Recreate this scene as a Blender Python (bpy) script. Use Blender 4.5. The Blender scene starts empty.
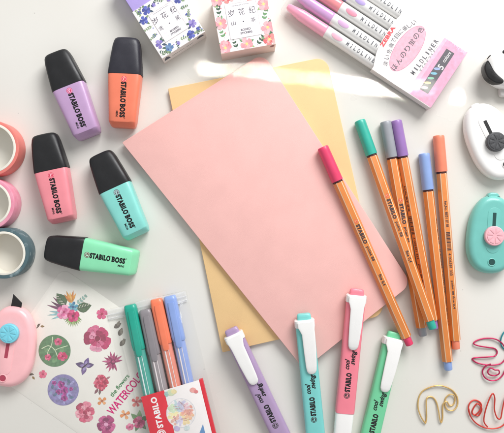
import bpy, bmesh, math, random
from mathutils import Vector, Matrix
random.seed(7)
PI = math.pi
S = 0.00078            # metres per unit (one unit is about 0.8 mm)
H = 615.0              # camera height in units
scene = bpy.context.scene
COL = scene.collection

# ------------------------------------------------------------------ helpers
def P(px, py, z=0.0):
    """measured place on the table -> table coordinates in units, for a point at height z"""
    k = (H - z) / H
    return Vector(((px - 252) * k, (216.5 - py) * k, z))

def lin(c):
    return c / 12.92 if c <= 0.04045 else ((c + 0.055) / 1.055) ** 2.4

def hexc(h, k=1.0):
    h = h.lstrip('#')
    return tuple(min(1, lin(int(h[i:i + 2], 16) / 255.0) * k) for i in (0, 2, 4)) + (1.0,)

def base_nodes(name):
    m = bpy.data.materials.new(name)
    m.use_nodes = True
    nt = m.node_tree
    return m, nt, nt.nodes['Principled BSDF'], nt.nodes['Material Output']

def mat(name, color, rough=0.4, var=0.05, scale=120.0, bump=0.05, bscale=900.0, spec=0.5, coat=0.0, sss=0.0, metal=0.0):
    m, nt, b, out = base_nodes(name)
    col = hexc(color) if isinstance(color, str) else color
    tc = nt.nodes.new('ShaderNodeTexCoord')
    n = nt.nodes.new('ShaderNodeTexNoise')
    n.inputs['Scale'].default_value = scale
    n.inputs['Detail'].default_value = 5
    nt.links.new(tc.outputs['Object'], n.inputs['Vector'])
    mr = nt.nodes.new('ShaderNodeMapRange')
    mr.inputs['From Min'].default_value = 0.3
    mr.inputs['From Max'].default_value = 0.7
    mr.inputs['To Min'].default_value = 1 - var
    mr.inputs['To Max'].default_value = 1 + var
    nt.links.new(n.outputs['Fac'], mr.inputs['Value'])
    mx = nt.nodes.new('ShaderNodeMix')
    mx.data_type = 'RGBA'
    mx.blend_type = 'MULTIPLY'
    mx.inputs[0].default_value = 1.0
    mx.inputs[6].default_value = col
    nt.links.new(mr.outputs['Result'], mx.inputs[7])
    nt.links.new(mx.outputs[2], b.inputs['Base Color'])
    b.inputs['Roughness'].default_value = rough
    rr = nt.nodes.new('ShaderNodeMapRange')
    rr.inputs['From Min'].default_value = 0.3
    rr.inputs['From Max'].default_value = 0.7
    rr.inputs['To Min'].default_value = max(0.02, rough - 0.06)
    rr.inputs['To Max'].default_value = min(1, rough + 0.08)
    nt.links.new(n.outputs['Fac'], rr.inputs['Value'])
    nt.links.new(rr.outputs['Result'], b.inputs['Roughness'])
    b.inputs['Specular IOR Level'].default_value = spec
    b.inputs['Coat Weight'].default_value = coat
    b.inputs['Coat Roughness'].default_value = 0.12
    b.inputs['Metallic'].default_value = metal
    if sss:
        b.inputs['Subsurface Weight'].default_value = sss
        b.inputs['Subsurface Radius'].default_value = (0.004, 0.003, 0.003)
        b.inputs['Subsurface Scale'].default_value = 0.3
    if bump:
        n2 = nt.nodes.new('ShaderNodeTexNoise')
        n2.inputs['Scale'].default_value = bscale
        n2.inputs['Detail'].default_value = 3
        nt.links.new(tc.outputs['Object'], n2.inputs['Vector'])
        bp = nt.nodes.new('ShaderNodeBump')
        bp.inputs['Strength'].default_value = bump
        bp.inputs['Distance'].default_value = 0.0006
        nt.links.new(n2.outputs['Fac'], bp.inputs['Height'])
        nt.links.new(bp.outputs['Normal'], b.inputs['Normal'])
    return m

def print_mat(name, rough=0.45, mott=0.12, pale=0.0):
    """printed ink: the colour of each printed shape, mottled like watercolour"""
    m, nt, b, out = base_nodes(name)
    a = nt.nodes.new('ShaderNodeAttribute')
    a.attribute_name = 'ink'
    tc = nt.nodes.new('ShaderNodeTexCoord')
    n = nt.nodes.new('ShaderNodeTexNoise')
    n.inputs['Scale'].default_value = 420
    n.inputs['Detail'].default_value = 4
    nt.links.new(tc.outputs['Object'], n.inputs['Vector'])
    mr = nt.nodes.new('ShaderNodeMapRange')
    mr.inputs['From Min'].default_value = 0.3
    mr.inputs['From Max'].default_value = 0.7
    mr.inputs['To Min'].default_value = 1 - mott
    mr.inputs['To Max'].default_value = 1 + mott
    nt.links.new(n.outputs['Fac'], mr.inputs['Value'])
    mx = nt.nodes.new('ShaderNodeMix')
    mx.data_type = 'RGBA'
    mx.blend_type = 'MULTIPLY'
    mx.inputs[0].default_value = 1.0
    nt.links.new(a.outputs['Color'], mx.inputs[6])
    nt.links.new(mr.outputs['Result'], mx.inputs[7])
    pm = nt.nodes.new('ShaderNodeMix')
    pm.data_type = 'RGBA'
    pm.inputs[0].default_value = pale
    pm.inputs[7].default_value = (.72, .62, .60, 1)
    nt.links.new(mx.outputs[2], pm.inputs[6])
    nt.links.new(pm.outputs[2], b.inputs['Base Color'])
    b.inputs['Roughness'].default_value = rough
    return m

def film_mat(name, fac=0.10, tint=(0.97, 0.98, 0.98, 1), rough=0.07, bump=0.3, bscale=90, coatfac=0.35, haze=.008):
    """thin clear plastic: light passes straight through, the surface glints"""
    m, nt, b, out = base_nodes(name)
    nt.nodes.remove(b)
    tr = nt.nodes.new('ShaderNodeBsdfTransparent')
    tr.inputs['Color'].default_value = tint
    gl = nt.nodes.new('ShaderNodeBsdfGlossy')
    gl.inputs['Roughness'].default_value = rough
    df = nt.nodes.new('ShaderNodeBsdfDiffuse')
    df.inputs['Color'].default_value = (0.9, 0.9, 0.9, 1)
    lw = nt.nodes.new('ShaderNodeLayerWeight')
    lw.inputs['Blend'].default_value = 0.25
    mr = nt.nodes.new('ShaderNodeMapRange')
    mr.inputs['To Min'].default_value = fac
    mr.inputs['To Max'].default_value = fac + coatfac
    pw = nt.nodes.new('ShaderNodeMath')
    pw.operation = 'POWER'
    pw.inputs[1].default_value = 4.0
    lw.inputs['Blend'].default_value = .5
    nt.links.new(lw.outputs['Facing'], pw.inputs[0])
    nt.links.new(pw.outputs[0], mr.inputs['Value'])
    m1 = nt.nodes.new('ShaderNodeMixShader')
    nt.links.new(mr.outputs['Result'], m1.inputs[0])
    nt.links.new(tr.outputs[0], m1.inputs[1])
    nt.links.new(gl.outputs[0], m1.inputs[2])
    m2 = nt.nodes.new('ShaderNodeMixShader')
    m2.inputs[0].default_value = haze  # flat white mixed in, imitating glints and haze
    nt.links.new(m1.outputs[0], m2.inputs[1])
    nt.links.new(df.outputs[0], m2.inputs[2])
    nt.links.new(m2.outputs[0], out.inputs['Surface'])
    tc = nt.nodes.new('ShaderNodeTexCoord')
    n2 = nt.nodes.new('ShaderNodeTexNoise')
    n2.inputs['Scale'].default_value = bscale
    n2.inputs['Detail'].default_value = 3
    nt.links.new(tc.outputs['Object'], n2.inputs['Vector'])
    bp = nt.nodes.new('ShaderNodeBump')
    bp.inputs['Strength'].default_value = bump
    bp.inputs['Distance'].default_value = 0.002
    nt.links.new(n2.outputs['Fac'], bp.inputs['Height'])
    nt.links.new(bp.outputs['Normal'], gl.inputs['Normal'])
    return m

def link_mesh(name, me, mats, parent=None):
    if not isinstance(mats, (list, tuple)):
        mats = [mats]
    for m in mats:
        me.materials.append(m)
    o = bpy.data.objects.new(name, me)
    COL.objects.link(o)
    if parent is not None:
        o.parent = parent
    return o

def build(name, bm, mats, parent=None, angle=38, smooth=True):
    bmesh.ops.remove_doubles(bm, verts=bm.verts, dist=1e-4)
    bmesh.ops.recalc_face_normals(bm, faces=bm.faces)
    bmesh.ops.scale(bm, vec=(S, S, S), verts=bm.verts)
    if smooth:
        for f in bm.faces:
            f.smooth = True
        for e in bm.edges:
            if len(e.link_faces) == 2 and e.calc_face_angle(0) > math.radians(angle):
                e.smooth = False
    me = bpy.data.meshes.new(name)
    bm.to_mesh(me)
    bm.free()
    return link_mesh(name, me, mats, parent)

def frame_at(o, origin, xdir, up=Vector((0, 0, 1))):
    x = xdir.normalized()
    y = up.cross(x).normalized()
    z = x.cross(y).normalized()
    m = Matrix((x, y, z)).transposed().to_4x4()
    m.translation = origin * S
    o.matrix_world = m

def thing(name, label, cat, group=None, origin=None, xdir=None):
    o = bpy.data.objects.new(name, None)
    o.empty_display_size = 0.01
    COL.objects.link(o)
    tag(o, label, cat, group)
    if origin is not None:
        frame_at(o, origin, xdir or Vector((1, 0, 0)))
    return o

def tag(o, label, cat, group=None):
    o['label'] = label
    o['category'] = cat
    if group:
        o['group'] = group

def se(t, e):
    c, s = math.cos(t), math.sin(t)
    return (math.copysign(abs(c) ** (2 / e), c), math.copysign(abs(s) ** (2 / e), s))

def loft(bm, secs, n=40, e=5.0, mi=0):
    """secs: (x, y centre, half width, z0, z1[, exponent]) cross-sections along X, ends closed"""
    rings = []
    for sc in secs:
        x, yc, hw, z0, z1 = sc[:5]
        ex = sc[5] if len(sc) > 5 else e
        ring = []
        for i in range(n):
            c, s = se(2 * PI * (i + 0.5) / n, ex)
            ring.append(bm.verts.new((x, yc + hw * c, (z0 + z1) / 2 + (z1 - z0) / 2 * s)))
        rings.append(ring)
    for a, b in zip(rings, rings[1:]):
        for i in range(n):
            f = bm.faces.new((a[i], a[(i + 1) % n], b[(i + 1) % n], b[i]))
            f.material_index = mi
    for r in (rings[0], rings[-1]):
        f = bm.faces.new(r)
        f.material_index = mi

def ngon_sec(d, nside, chamfer, rot):
    """regular polygon (across flats d) whose corners are cut to small flats; returns (y,z) list, corner flats at even edges"""
    R = d / 2 / math.cos(PI / nside)
    pts = []
    cs = [Vector((R * math.cos(rot + 2 * PI * i / nside), R * math.sin(rot + 2 * PI * i / nside))) for i in range(nside)]
    for i in range(nside):
        a, b, c = cs[i - 1], cs[i], cs[(i + 1) % nside]
        pts.append(b + (a - b).normalized() * chamfer)
        pts.append(b + (c - b).normalized() * chamfer)
    return pts

def extr(bm, prof, xs, corner_mi=None, mi=0):
    """profile (y,z) swept along X through (x, scale) stations"""
    rings = [[bm.verts.new((x, p[0] * k, p[1] * k)) for p in prof] for x, k in xs]
    n = len(prof)
    for a, b in zip(rings, rings[1:]):
        for i in range(n):
            f = bm.faces.new((a[i], a[(i + 1) % n], b[(i + 1) % n], b[i]))
            f.material_index = corner_mi if (corner_mi is not None and i % 2 == 0) else mi
    for r in (rings[0], rings[-1]):
        bm.faces.new(r).material_index = mi

def offset_poly(pts, d):
    n = len(pts)
    out = []
    for i in range(n):
        a, b, c = Vector(pts[i - 1]), Vector(pts[i]), Vector(pts[(i + 1) % n])
        e1, e2 = (b - a), (c - b)
        if e1.length < 1e-9 or e2.length < 1e-9:
            out.append(b)
            continue
        n1 = Vector((-e1.y, e1.x)).normalized()
        n2 = Vector((-e2.y, e2.x)).normalized()
        m = n1 + n2
        m = m / max(0.35, m.dot(n1) + 1e-9) if m.length > 1e-6 else n1
        out.append(b + m * d)
    return out

def ccw(pts):
    a = sum(pts[i - 1][0] * pts[i][1] - pts[i][0] * pts[i - 1][1] for i in range(len(pts)))
    return list(pts) if a > 0 else list(pts)[::-1]

def prism(bm, pts, z0, z1, r=0.0, steps=4, rb=None, mi=0, mi_side=None):
    """solid slab over an outline with rounded upper (r) and lower (rb) rims"""
    pts = ccw([Vector((p[0], p[1])) for p in pts])
    rb = r * 0.5 if rb is None else rb
    lay = []
    if rb:
        for k in range(steps + 1):
            a = PI / 2 * k / steps
            lay.append((rb * (1 - math.sin(a)), z0 + rb * (1 - math.cos(a))))
    else:
        lay.append((0, z0))
    if r:
        for k in range(steps + 1):
            a = PI / 2 * k / steps
            lay.append((r * (1 - math.cos(a)), z1 - r + r * math.sin(a)))
    else:
        lay.append((0, z1))
    rings = []
    for d, z in lay:
        o = offset_poly(pts, d) if d > 1e-6 else pts
        rings.append([bm.verts.new((p[0], p[1], z)) for p in o])
    n = len(pts)
    for a, b in zip(rings, rings[1:]):
        for i in range(n):
            f = bm.faces.new((a[i], a[(i + 1) % n], b[(i + 1) % n], b[i]))
            f.material_index = mi if mi_side is None else mi_side
    bm.faces.new(rings[0][::-1]).material_index = mi
    bm.faces.new(rings[-1]).material_index = mi

def round_poly(pts, rad, seg=8):
    out = []
    n = len(pts)
    for i in range(n):
        r = rad[i] if isinstance(rad, (list, tuple)) else rad
        a, b, c = Vector(pts[i - 1]), Vector(pts[i]), Vector(pts[(i + 1) % n])
        if r <= 0:
            out.append(b)
            continue
        u, v = (a - b).normalized(), (c - b).normalized()
        ang = u.angle(v)
        t = r / math.tan(ang / 2)
        p0, p1 = b + u * t, b + v * t
        cen = b + (u + v).normalized() * (r / math.sin(ang / 2))
        a0 = math.atan2(p0.y - cen.y, p0.x - cen.x)
        a1 = math.atan2(p1.y - cen.y, p1.x - cen.x)
        da = (a1 - a0 + PI) % (2 * PI) - PI
        for k in range(seg + 1):
            t2 = a0 + da * k / seg
            out.append(cen + Vector((math.cos(t2), math.sin(t2))) * r)
    return out

def disc_pts(cx, cy, rx, ry=None, rot=0.0, n=40):
    ry = rx if ry is None else ry
    c, s = math.cos(rot), math.sin(rot)
    return [Vector((cx + rx * math.cos(2 * PI * i / n) * c - ry * math.sin(2 * PI * i / n) * s,
                    cy + rx * math.cos(2 * PI * i / n) * s + ry * math.sin(2 * PI * i / n) * c)) for i in range(n)]

def spline(pts, closed=False, sub=8):
    n = len(pts)
    out = []
    rng = range(n) if closed else range(n - 1)
    for i in rng:
        if closed:
            p0, p1, p2, p3 = pts[i - 1], pts[i], pts[(i + 1) % n], pts[(i + 2) % n]
        else:
            p0, p1, p2, p3 = pts[max(i - 1, 0)], pts[i], pts[i + 1], pts[min(i + 2, n - 1)]
        for k in range(sub):
            t = k / sub
            out.append(0.5 * ((2 * p1) + (p2 - p0) * t + (2 * p0 - 5 * p1 + 4 * p2 - p3) * t * t + (3 * p1 - p0 - 3 * p2 + p3) * t ** 3))
    if not closed:
        out.append(pts[-1])
    return out

def tube(bm, pts, r, n=10, closed=False, mi=0):
    rings = []
    m = len(pts)
    up = Vector((0, 0, 1))
    for i, p in enumerate(pts):
        a = pts[i - 1] if (i > 0 or closed) else pts[i]
        b = pts[(i + 1) % m] if (i < m - 1 or closed) else pts[i]
        t = (b - a)
        t = t.normalized() if t.length > 1e-9 else Vector((1, 0, 0))
        s = up.cross(t)
        s = s.normalized() if s.length > 1e-6 else Vector((1, 0, 0))
        u = t.cross(s)
        rings.append([bm.verts.new(p + s * r * math.cos(2 * PI * k / n) + u * r * math.sin(2 * PI * k / n)) for k in range(n)])
    pr = list(zip(rings, rings[1:]))
    if closed:
        pr.append((rings[-1], rings[0]))
    for a, b in pr:
        for i in range(n):
            bm.faces.new((a[i], a[(i + 1) % n], b[(i + 1) % n], b[i])).material_index = mi
    if not closed:
        bm.faces.new(rings[0][::-1])
        bm.faces.new(rings[-1])

def text_bm(s, L, h, bold=0.0, shear=0.0, spacing=1.0):
    """lettering as a flat mesh centred on 0, fitted to length L and height h"""
    cu = bpy.data.curves.new('lettering', 'FONT')
    cu.body = s
    cu.size = 1.0
    cu.offset = bold
    cu.shear = shear
    cu.space_character = spacing
    cu.resolution_u = 3
    o = bpy.data.objects.new('lettering_source', cu)
    COL.objects.link(o)
    dg = bpy.context.evaluated_depsgraph_get()
    me = bpy.data.meshes.new_from_object(o.evaluated_get(dg))
    bpy.data.objects.remove(o)
    bpy.data.curves.remove(cu)
    bm = bmesh.new()
    bm.from_mesh(me)
    bpy.data.meshes.remove(me)
    if not bm.verts:
        return bm
    x0 = min(v.co.x for v in bm.verts); x1 = max(v.co.x for v in bm.verts)
    y0 = min(v.co.y for v in bm.verts); y1 = max(v.co.y for v in bm.verts)
    sx = L / max(1e-6, x1 - x0)
    sy = (h / max(1e-6, y1 - y0)) if h else sx
    for v in bm.verts:
        v.co = Vector(((v.co.x - (x0 + x1) / 2) * sx, (v.co.y - (y0 + y1) / 2) * sy, 0))
    return bm

def heavy(s, L, h, bold, w, spacing=1.1):
    """extra heavy lettering: strokes widened by overprinting"""
    out_ = bmesh.new()
    for i, (dx, dy) in enumerate(((0, 0), (w, 0), (-w, 0), (0, w), (0, -w), (w * .7, w * .7), (-w * .7, -w * .7))):
        merge(out_, text_bm(s, L - 2 * w, h - 2 * w, bold, 0, spacing), T(dx, dy, .002 * i))
    return out_

def merge(dst, src, M):
    me = bpy.data.meshes.new('tmp')
    bmesh.ops.transform(src, matrix=M, verts=src.verts)
    src.to_mesh(me)
    src.free()
    dst.from_mesh(me)
    bpy.data.meshes.remove(me)

def flat(bm, name, m, parent):
    bmesh.ops.scale(bm, vec=(S, S, S), verts=bm.verts)
    for f in bm.faces:
        if f.normal.z < 0 and abs(f.normal.z) > 0.9:
            f.normal_flip()
    me = bpy.data.meshes.new(name)
    bm.to_mesh(me)
    bm.free()
    return link_mesh(name, me, m, parent)

def T(x, y, z, rot=0.0):
    return Matrix.Translation((x, y, z)) @ Matrix.Rotation(rot, 4, 'Z')

class Ink:
    """flat printed shapes, each with its own ink colour, laid microns above one another"""
    def __init__(self, z):
        self.z, self.k, self.polys, self.bounds = z, 0, [], None
    def poly(self, pts, color):
        self.k += 1
        if self.bounds:
            bx, by = self.bounds
            pts = [(min(max(p[0], .3), bx - .3), min(max(p[1], .3), by - .3)) for p in pts]
        self.polys.append(([Vector((p[0], p[1])) for p in pts], color, self.z + 0.0006 * (self.k % 400)))
    def disc(self, cx, cy, rx, color, ry=None, rot=0, n=26):
        self.poly(disc_pts(cx, cy, rx, ry, rot, n), color)
    def leaf(self, x, y, ang, L, w, color):
        c, s = math.cos(ang), math.sin(ang)
        pts = []
        for t in (0, .15, .35, .55, .75, .9, 1):
            pts.append((L * t, w * math.sin(PI * t ** 0.8)))
        for t in (.9, .75, .55, .35, .15):
            pts.append((L * t, -w * math.sin(PI * t ** 0.8)))
        self.poly([(x + a * c - b * s, y + a * s + b * c) for a, b in pts], color)
    def stem(self, pts, w, color):
        a = [Vector(p) for p in pts]
        sp = spline(a, sub=5)
        l, r = [], []
        for i, p in enumerate(sp):
            t = (sp[min(i + 1, len(sp) - 1)] - sp[max(i - 1, 0)]).normalized()
            nn = Vector((-t.y, t.x)) * w / 2
            l.append(p + nn); r.append(p - nn)
        for i in range(len(sp) - 1):
            self.poly([r[i], r[i + 1], l[i + 1], l[i]], color)
    def flower(self, x, y, r, n, cols, centre, rot=0.0, layers=2, wide=0.62):
        for L in range(layers):
            rr = r * (1 - 0.38 * L)
            for i in range(n):
                a = rot + L * PI / n + 2 * PI * i / n + random.uniform(-.12, .12)
                k = rr * random.uniform(.88, 1.06)
                self.poly(self._petal(x, y, a, k, k * wide * 5 / n + .0), cols[(i + L * 2) % len(cols)])
        if centre:
            self.disc(x, y, r * .2, centre)
            for i in range(6):
                a = 2 * PI * i / 6 + rot
                self.disc(x + r * .3 * math.cos(a), y + r * .3 * math.sin(a), r * .05, centre, n=6)
    def _petal(self, x, y, a, L, w):
        c, s = math.cos(a), math.sin(a)
        prof = [(0, 0), (.3, .28), (.6, .48), (.82, .5), (.95, .34), (1, .12), (.97, -.02), (1, -.14), (.94, -.36), (.8, -.5), (.58, -.46), (.3, -.26)]
        return [(x + L * p * c - w * q * s, y + L * p * s + w * q * c) for p, q in prof]
    def sprig(self, x, y, ang, L, n, lw, color, ll=None):
        c, s = math.cos(ang), math.sin(ang)
        self.stem([(x, y), (x + c * L / 2, y + s * L / 2), (x + c * L, y + s * L)], max(.18, lw * .25), color)
        ll = ll or L * .38
        for i in range(n):
            t = .2 + .75 * i / max(1, n - 1)
            for sg in (-1, 1):
                self.leaf(x + c * L * t, y + s * L * t, ang + sg * .75, ll * (1.1 - .5 * t), lw, color)
        self.leaf(x + c * L * .9, y + s * L * .9, ang, ll * .7, lw, color)
    def build(self, name, m, parent):
        bm = bmesh.new()
        cols = []
        for pts, color, z in self.polys:
            pts = ccw(pts)
            f = bm.faces.new([bm.verts.new((p.x, p.y, z)) for p in pts])
            cols.append(hexc(color))
        bm.faces.ensure_lookup_table()
        lay = bm.loops.layers.float_color.new('ink')
        for f, c in zip(bm.faces, cols):
            for l in f.loops:
                l[lay] = c
        bmesh.ops.scale(bm, vec=(S, S, S), verts=bm.verts)
        bmesh.ops.triangulate(bm, faces=bm.faces)
        me = bpy.data.meshes.new(name)
        bm.to_mesh(me)
        bm.free()
        return link_mesh(name, me, m, parent)

def emblem(ink, x, y, r, rot, disc, mark):
    """round maker's mark: ring round a small swan"""
    ink.disc(x, y, r, disc, n=30)
    ink.disc(x, y, r * .82, mark, n=30)
    ink.disc(x, y, r * .70, disc, n=30)
    c, s = math.cos(rot), math.sin(rot)
    def w(pts):
        return [(x + r * (a * c - b * s), y + r * (a * s + b * c)) for a, b in pts]
    ink.poly(w([(-.5, -.12), (-.2, -.32), (.2, -.34), (.5, -.1), (.52, .12), (.3, .0), (.0, .08), (-.1, -.05)]), mark)
    ink.poly(w([(-.42, -.1), (-.5, .15), (-.42, .38), (-.25, .45), (-.12, .38), (-.1, .26), (-.24, .3), (-.32, .22), (-.26, .05), (-.12, -.08)]), mark)

# ------------------------------------------------------------------ materials
INK = print_mat('printed_ink', pale=.04)
INK_S = print_mat('sticker_ink', rough=.35, mott=.25, pale=.13)
BLACK_INK = mat('black_ink', '#101012', .4, 0, bump=0)
GREY_INK = mat('grey_ink', '#55555c', .45, 0, bump=0)
MAGENTA_INK = mat('magenta_ink', '#d81f78', .45, 0, bump=0)
GREEN_INK = mat('green_ink', '#4d8a5a', .45, 0, bump=0)
RED_INK = mat('red_ink', '#e23a44', .45, 0, bump=0)
WHITE_INK = mat('white_ink', '#f4f0ee', .45, 0, bump=0)
BROWN_INK = mat('brown_ink', '#4a3a3c', .45, 0, bump=0)
WHITE_PL = mat('white_plastic', '#f1efec', .24, .015, bump=.03, coat=.5, sss=.0)
BLACK_PL = mat('black_cap_plastic', '#1b1b1d', .42, .08, bump=.10, bscale=2500)
PAPER_W = mat('white_card', '#efe9e6', .5, .02, bump=.05, bscale=1600)
FILM = film_mat('clear_film', fac=.014, tint=(.997, .998, .998, 1), coatfac=.3, bump=.9, bscale=60)
FILM_STIFF = film_mat('clear_case_plastic', fac=.02, tint=(.997, .997, .997, 1), coatfac=.2, rough=.05, bump=.012, bscale=40, haze=.06)

# ------------------------------------------------------------------ table
m, nt, b, out = base_nodes('glossy_white_table')
tc = nt.nodes.new('ShaderNodeTexCoord')
n1 = nt.nodes.new('ShaderNodeTexNoise'); n1.inputs['Scale'].default_value = 6; n1.inputs['Detail'].default_value = 6
n2 = nt.nodes.new('ShaderNodeTexNoise'); n2.inputs['Scale'].default_value = 500; n2.inputs['Detail'].default_value = 3
n3 = nt.nodes.new('ShaderNodeTexVoronoi'); n3.inputs['Scale'].default_value = 55
for n in (n1, n2, n3):
    nt.links.new(tc.outputs['Object'], n.inputs['Vector'])
cr = nt.nodes.new('ShaderNodeValToRGB')
cr.color_ramp.elements[0].position = .3; cr.color_ramp.elements[0].color = hexc('#dedad1')
cr.color_ramp.elements[1].position = .7; cr.color_ramp.elements[1].color = hexc('#e6e3dc')
nt.links.new(n1.outputs['Fac'], cr.inputs['Fac'])
# sparse dust specks
sp = nt.nodes.new('ShaderNodeMapRange')
sp.inputs['From Min'].default_value = .022; sp.inputs['From Max'].default_value = .035
sp.inputs['To Min'].default_value = .72; sp.inputs['To Max'].default_value = 1
nt.links.new(n3.outputs['Distance'], sp.inputs['Value'])
mx = nt.nodes.new('ShaderNodeMix'); mx.data_type = 'RGBA'; mx.blend_type = 'MULTIPLY'; mx.inputs[0].default_value = .75
nt.links.new(cr.outputs['Color'], mx.inputs[6]); nt.links.new(sp.outputs['Result'], mx.inputs[7])
nt.links.new(mx.outputs[2], b.inputs['Base Color'])
rr = nt.nodes.new('ShaderNodeMapRange'); rr.inputs['To Min'].default_value = .2; rr.inputs['To Max'].default_value = .36
nt.links.new(n1.outputs['Fac'], rr.inputs['Value']); nt.links.new(rr.outputs['Result'], b.inputs['Roughness'])
bp = nt.nodes.new('ShaderNodeBump'); bp.inputs['Strength'].default_value = .03; bp.inputs['Distance'].default_value = .0005
nt.links.new(n2.outputs['Fac'], bp.inputs['Height']); nt.links.new(bp.outputs['Normal'], b.inputs['Normal'])
TABLE = m
bm = bmesh.new()
prism(bm, round_poly([(-900, -700), (900, -700), (900, 700), (-900, 700)], 30), -30, 0, 2)
tb = build('table_top', bm, TABLE)
tb['kind'] = 'structure'

# ------------------------------------------------------------------ mini highlighters
def mini_highlighter(label, tip, end, body_col, logo_disc, logo_mark, cap_m=BLACK_PL):
    a, b_ = P(tip[0], tip[1], 10), P(end[0], end[1], 10)
    a.z = b_.z = 0.35
    L = (b_ - a).length
    t = thing('mini_highlighter', label, 'highlighter', 'mini highlighters scattered on the table', a, b_ - a)
    J = L * .415
    cap = bmesh.new()
    loft(cap, [(0, 0, 8.4, 4.2, 14.2, 3.2), (.5, 0, 10.2, 2.6, 15.6, 3.4), (1.6, 0, 11.6, 1.4, 16.6, 3.6), (3.6, 0, 12.5, .7, 17.4, 3.8),
               (8, 0, 13.5, .2, 18.3, 4.2), (18, 0, 14.7, 0, 19, 4.6), (28, 0, 15.8, 0, 19.3, 5), (J - .9, 0, 16.6, 0, 19.5, 5), (J, 0, 16.4, .2, 19.3, 5)], n=48)
    build('cap', cap, cap_m, t)
    # shallow thumb panel pressed proud of the cap's upper face
    body = bmesh.new()
    loft(body, [(J - 3, 0, 15.2, .8, 18.4, 5), (J, 0, 15.2, .8, 18.4, 5), (J + .1, 0, 15.9, .3, 19, 5.2), (J + .8, 0, 16.1, .1, 19.1, 5.2), (J + 12, 0, 15.5, 0, 19.1, 5.5),
                (L * .75, 0, 14.2, 0, 19.1, 5.5), (L - 5.4, 0, 13.2, 0, 19.1, 5.5), (L - 4.3, 0, 12.9, 0, 18.7, 5.2), (L - 1.4, 0, 12.0, .1, 13.5, 5), (L - .4, 0, 11.4, .5, 11.4, 4.5), (L, 0, 10.5, 1.4, 10.2, 4)], n=48)
    bmat = mat('highlighter_plastic_' + body_col[1:], body_col, .36, .03, bump=.04, bscale=1500, coat=.1)
    bo = build('body', body, bmat, t)
    z = 19.13
    tx = heavy('STABILO', 20.2, 5.6, .04, .17, 1.16)
    bmt = bmesh.new()
    merge(bmt, tx, T(J + 18.2, .6, z))
    merge(bmt, heavy('BOSS', 13.2, 5.6, .04, .17, 1.16), T(J + 36.3, .6, z))
    merge(bmt, text_bm('®', 1.5, 1.5), T(J + 28.6, 2.9, z))
    merge(bmt, text_bm('®', 1.5, 1.5), T(J + 43.6, 2.9, z))
    merge(bmt, text_bm('MINI', 6.2, 2.2, bold=.04, spacing=1.1), T(J + 39.6, -4.6, z))
    flat(bmt, 'lettering', BLACK_INK, t)
    ik = Ink(z)
    emblem(ik, J + 5.4, .6, 2.9, 0, logo_disc, logo_mark)
    ik.build('emblem', INK, t)
    return t

CAP_BLUE = mat('blue_black_cap_plastic', '#2b2a33', .42, .08, bump=.10, bscale=2500)
mini_highlighter('lilac mini highlighter with black cap, upper left beside the orange one', (56, 53), (89, 136.5), '#bd9ac2', '#d8326e', '#e8c8e4')
mini_highlighter('orange mini highlighter with blue-black cap, left of the yellow notebook corner', (127.5, 38.5), (123, 127.5), '#ee8062', '#e23a55', '#f7b8a0', CAP_BLUE)
mini_highlighter('pink mini highlighter with black cap, beside the coral washi tape', (44.5, 134.5), (63.5, 222), '#ee8e98', '#dc2f52', '#fbb8c4')
mini_highlighter('turquoise mini highlighter with black cap, by the left corner of the pink notebook', (100, 154), (138, 236), '#86d4ca', '#5a5a62', '#bfeae8')
mini_highlighter('mint green mini highlighter with black cap, lying nearly level above the sticker sheet', (46.5, 247.5), (137, 263), '#8be0b0', '#6a5f4a', '#c4f2da')

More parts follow.
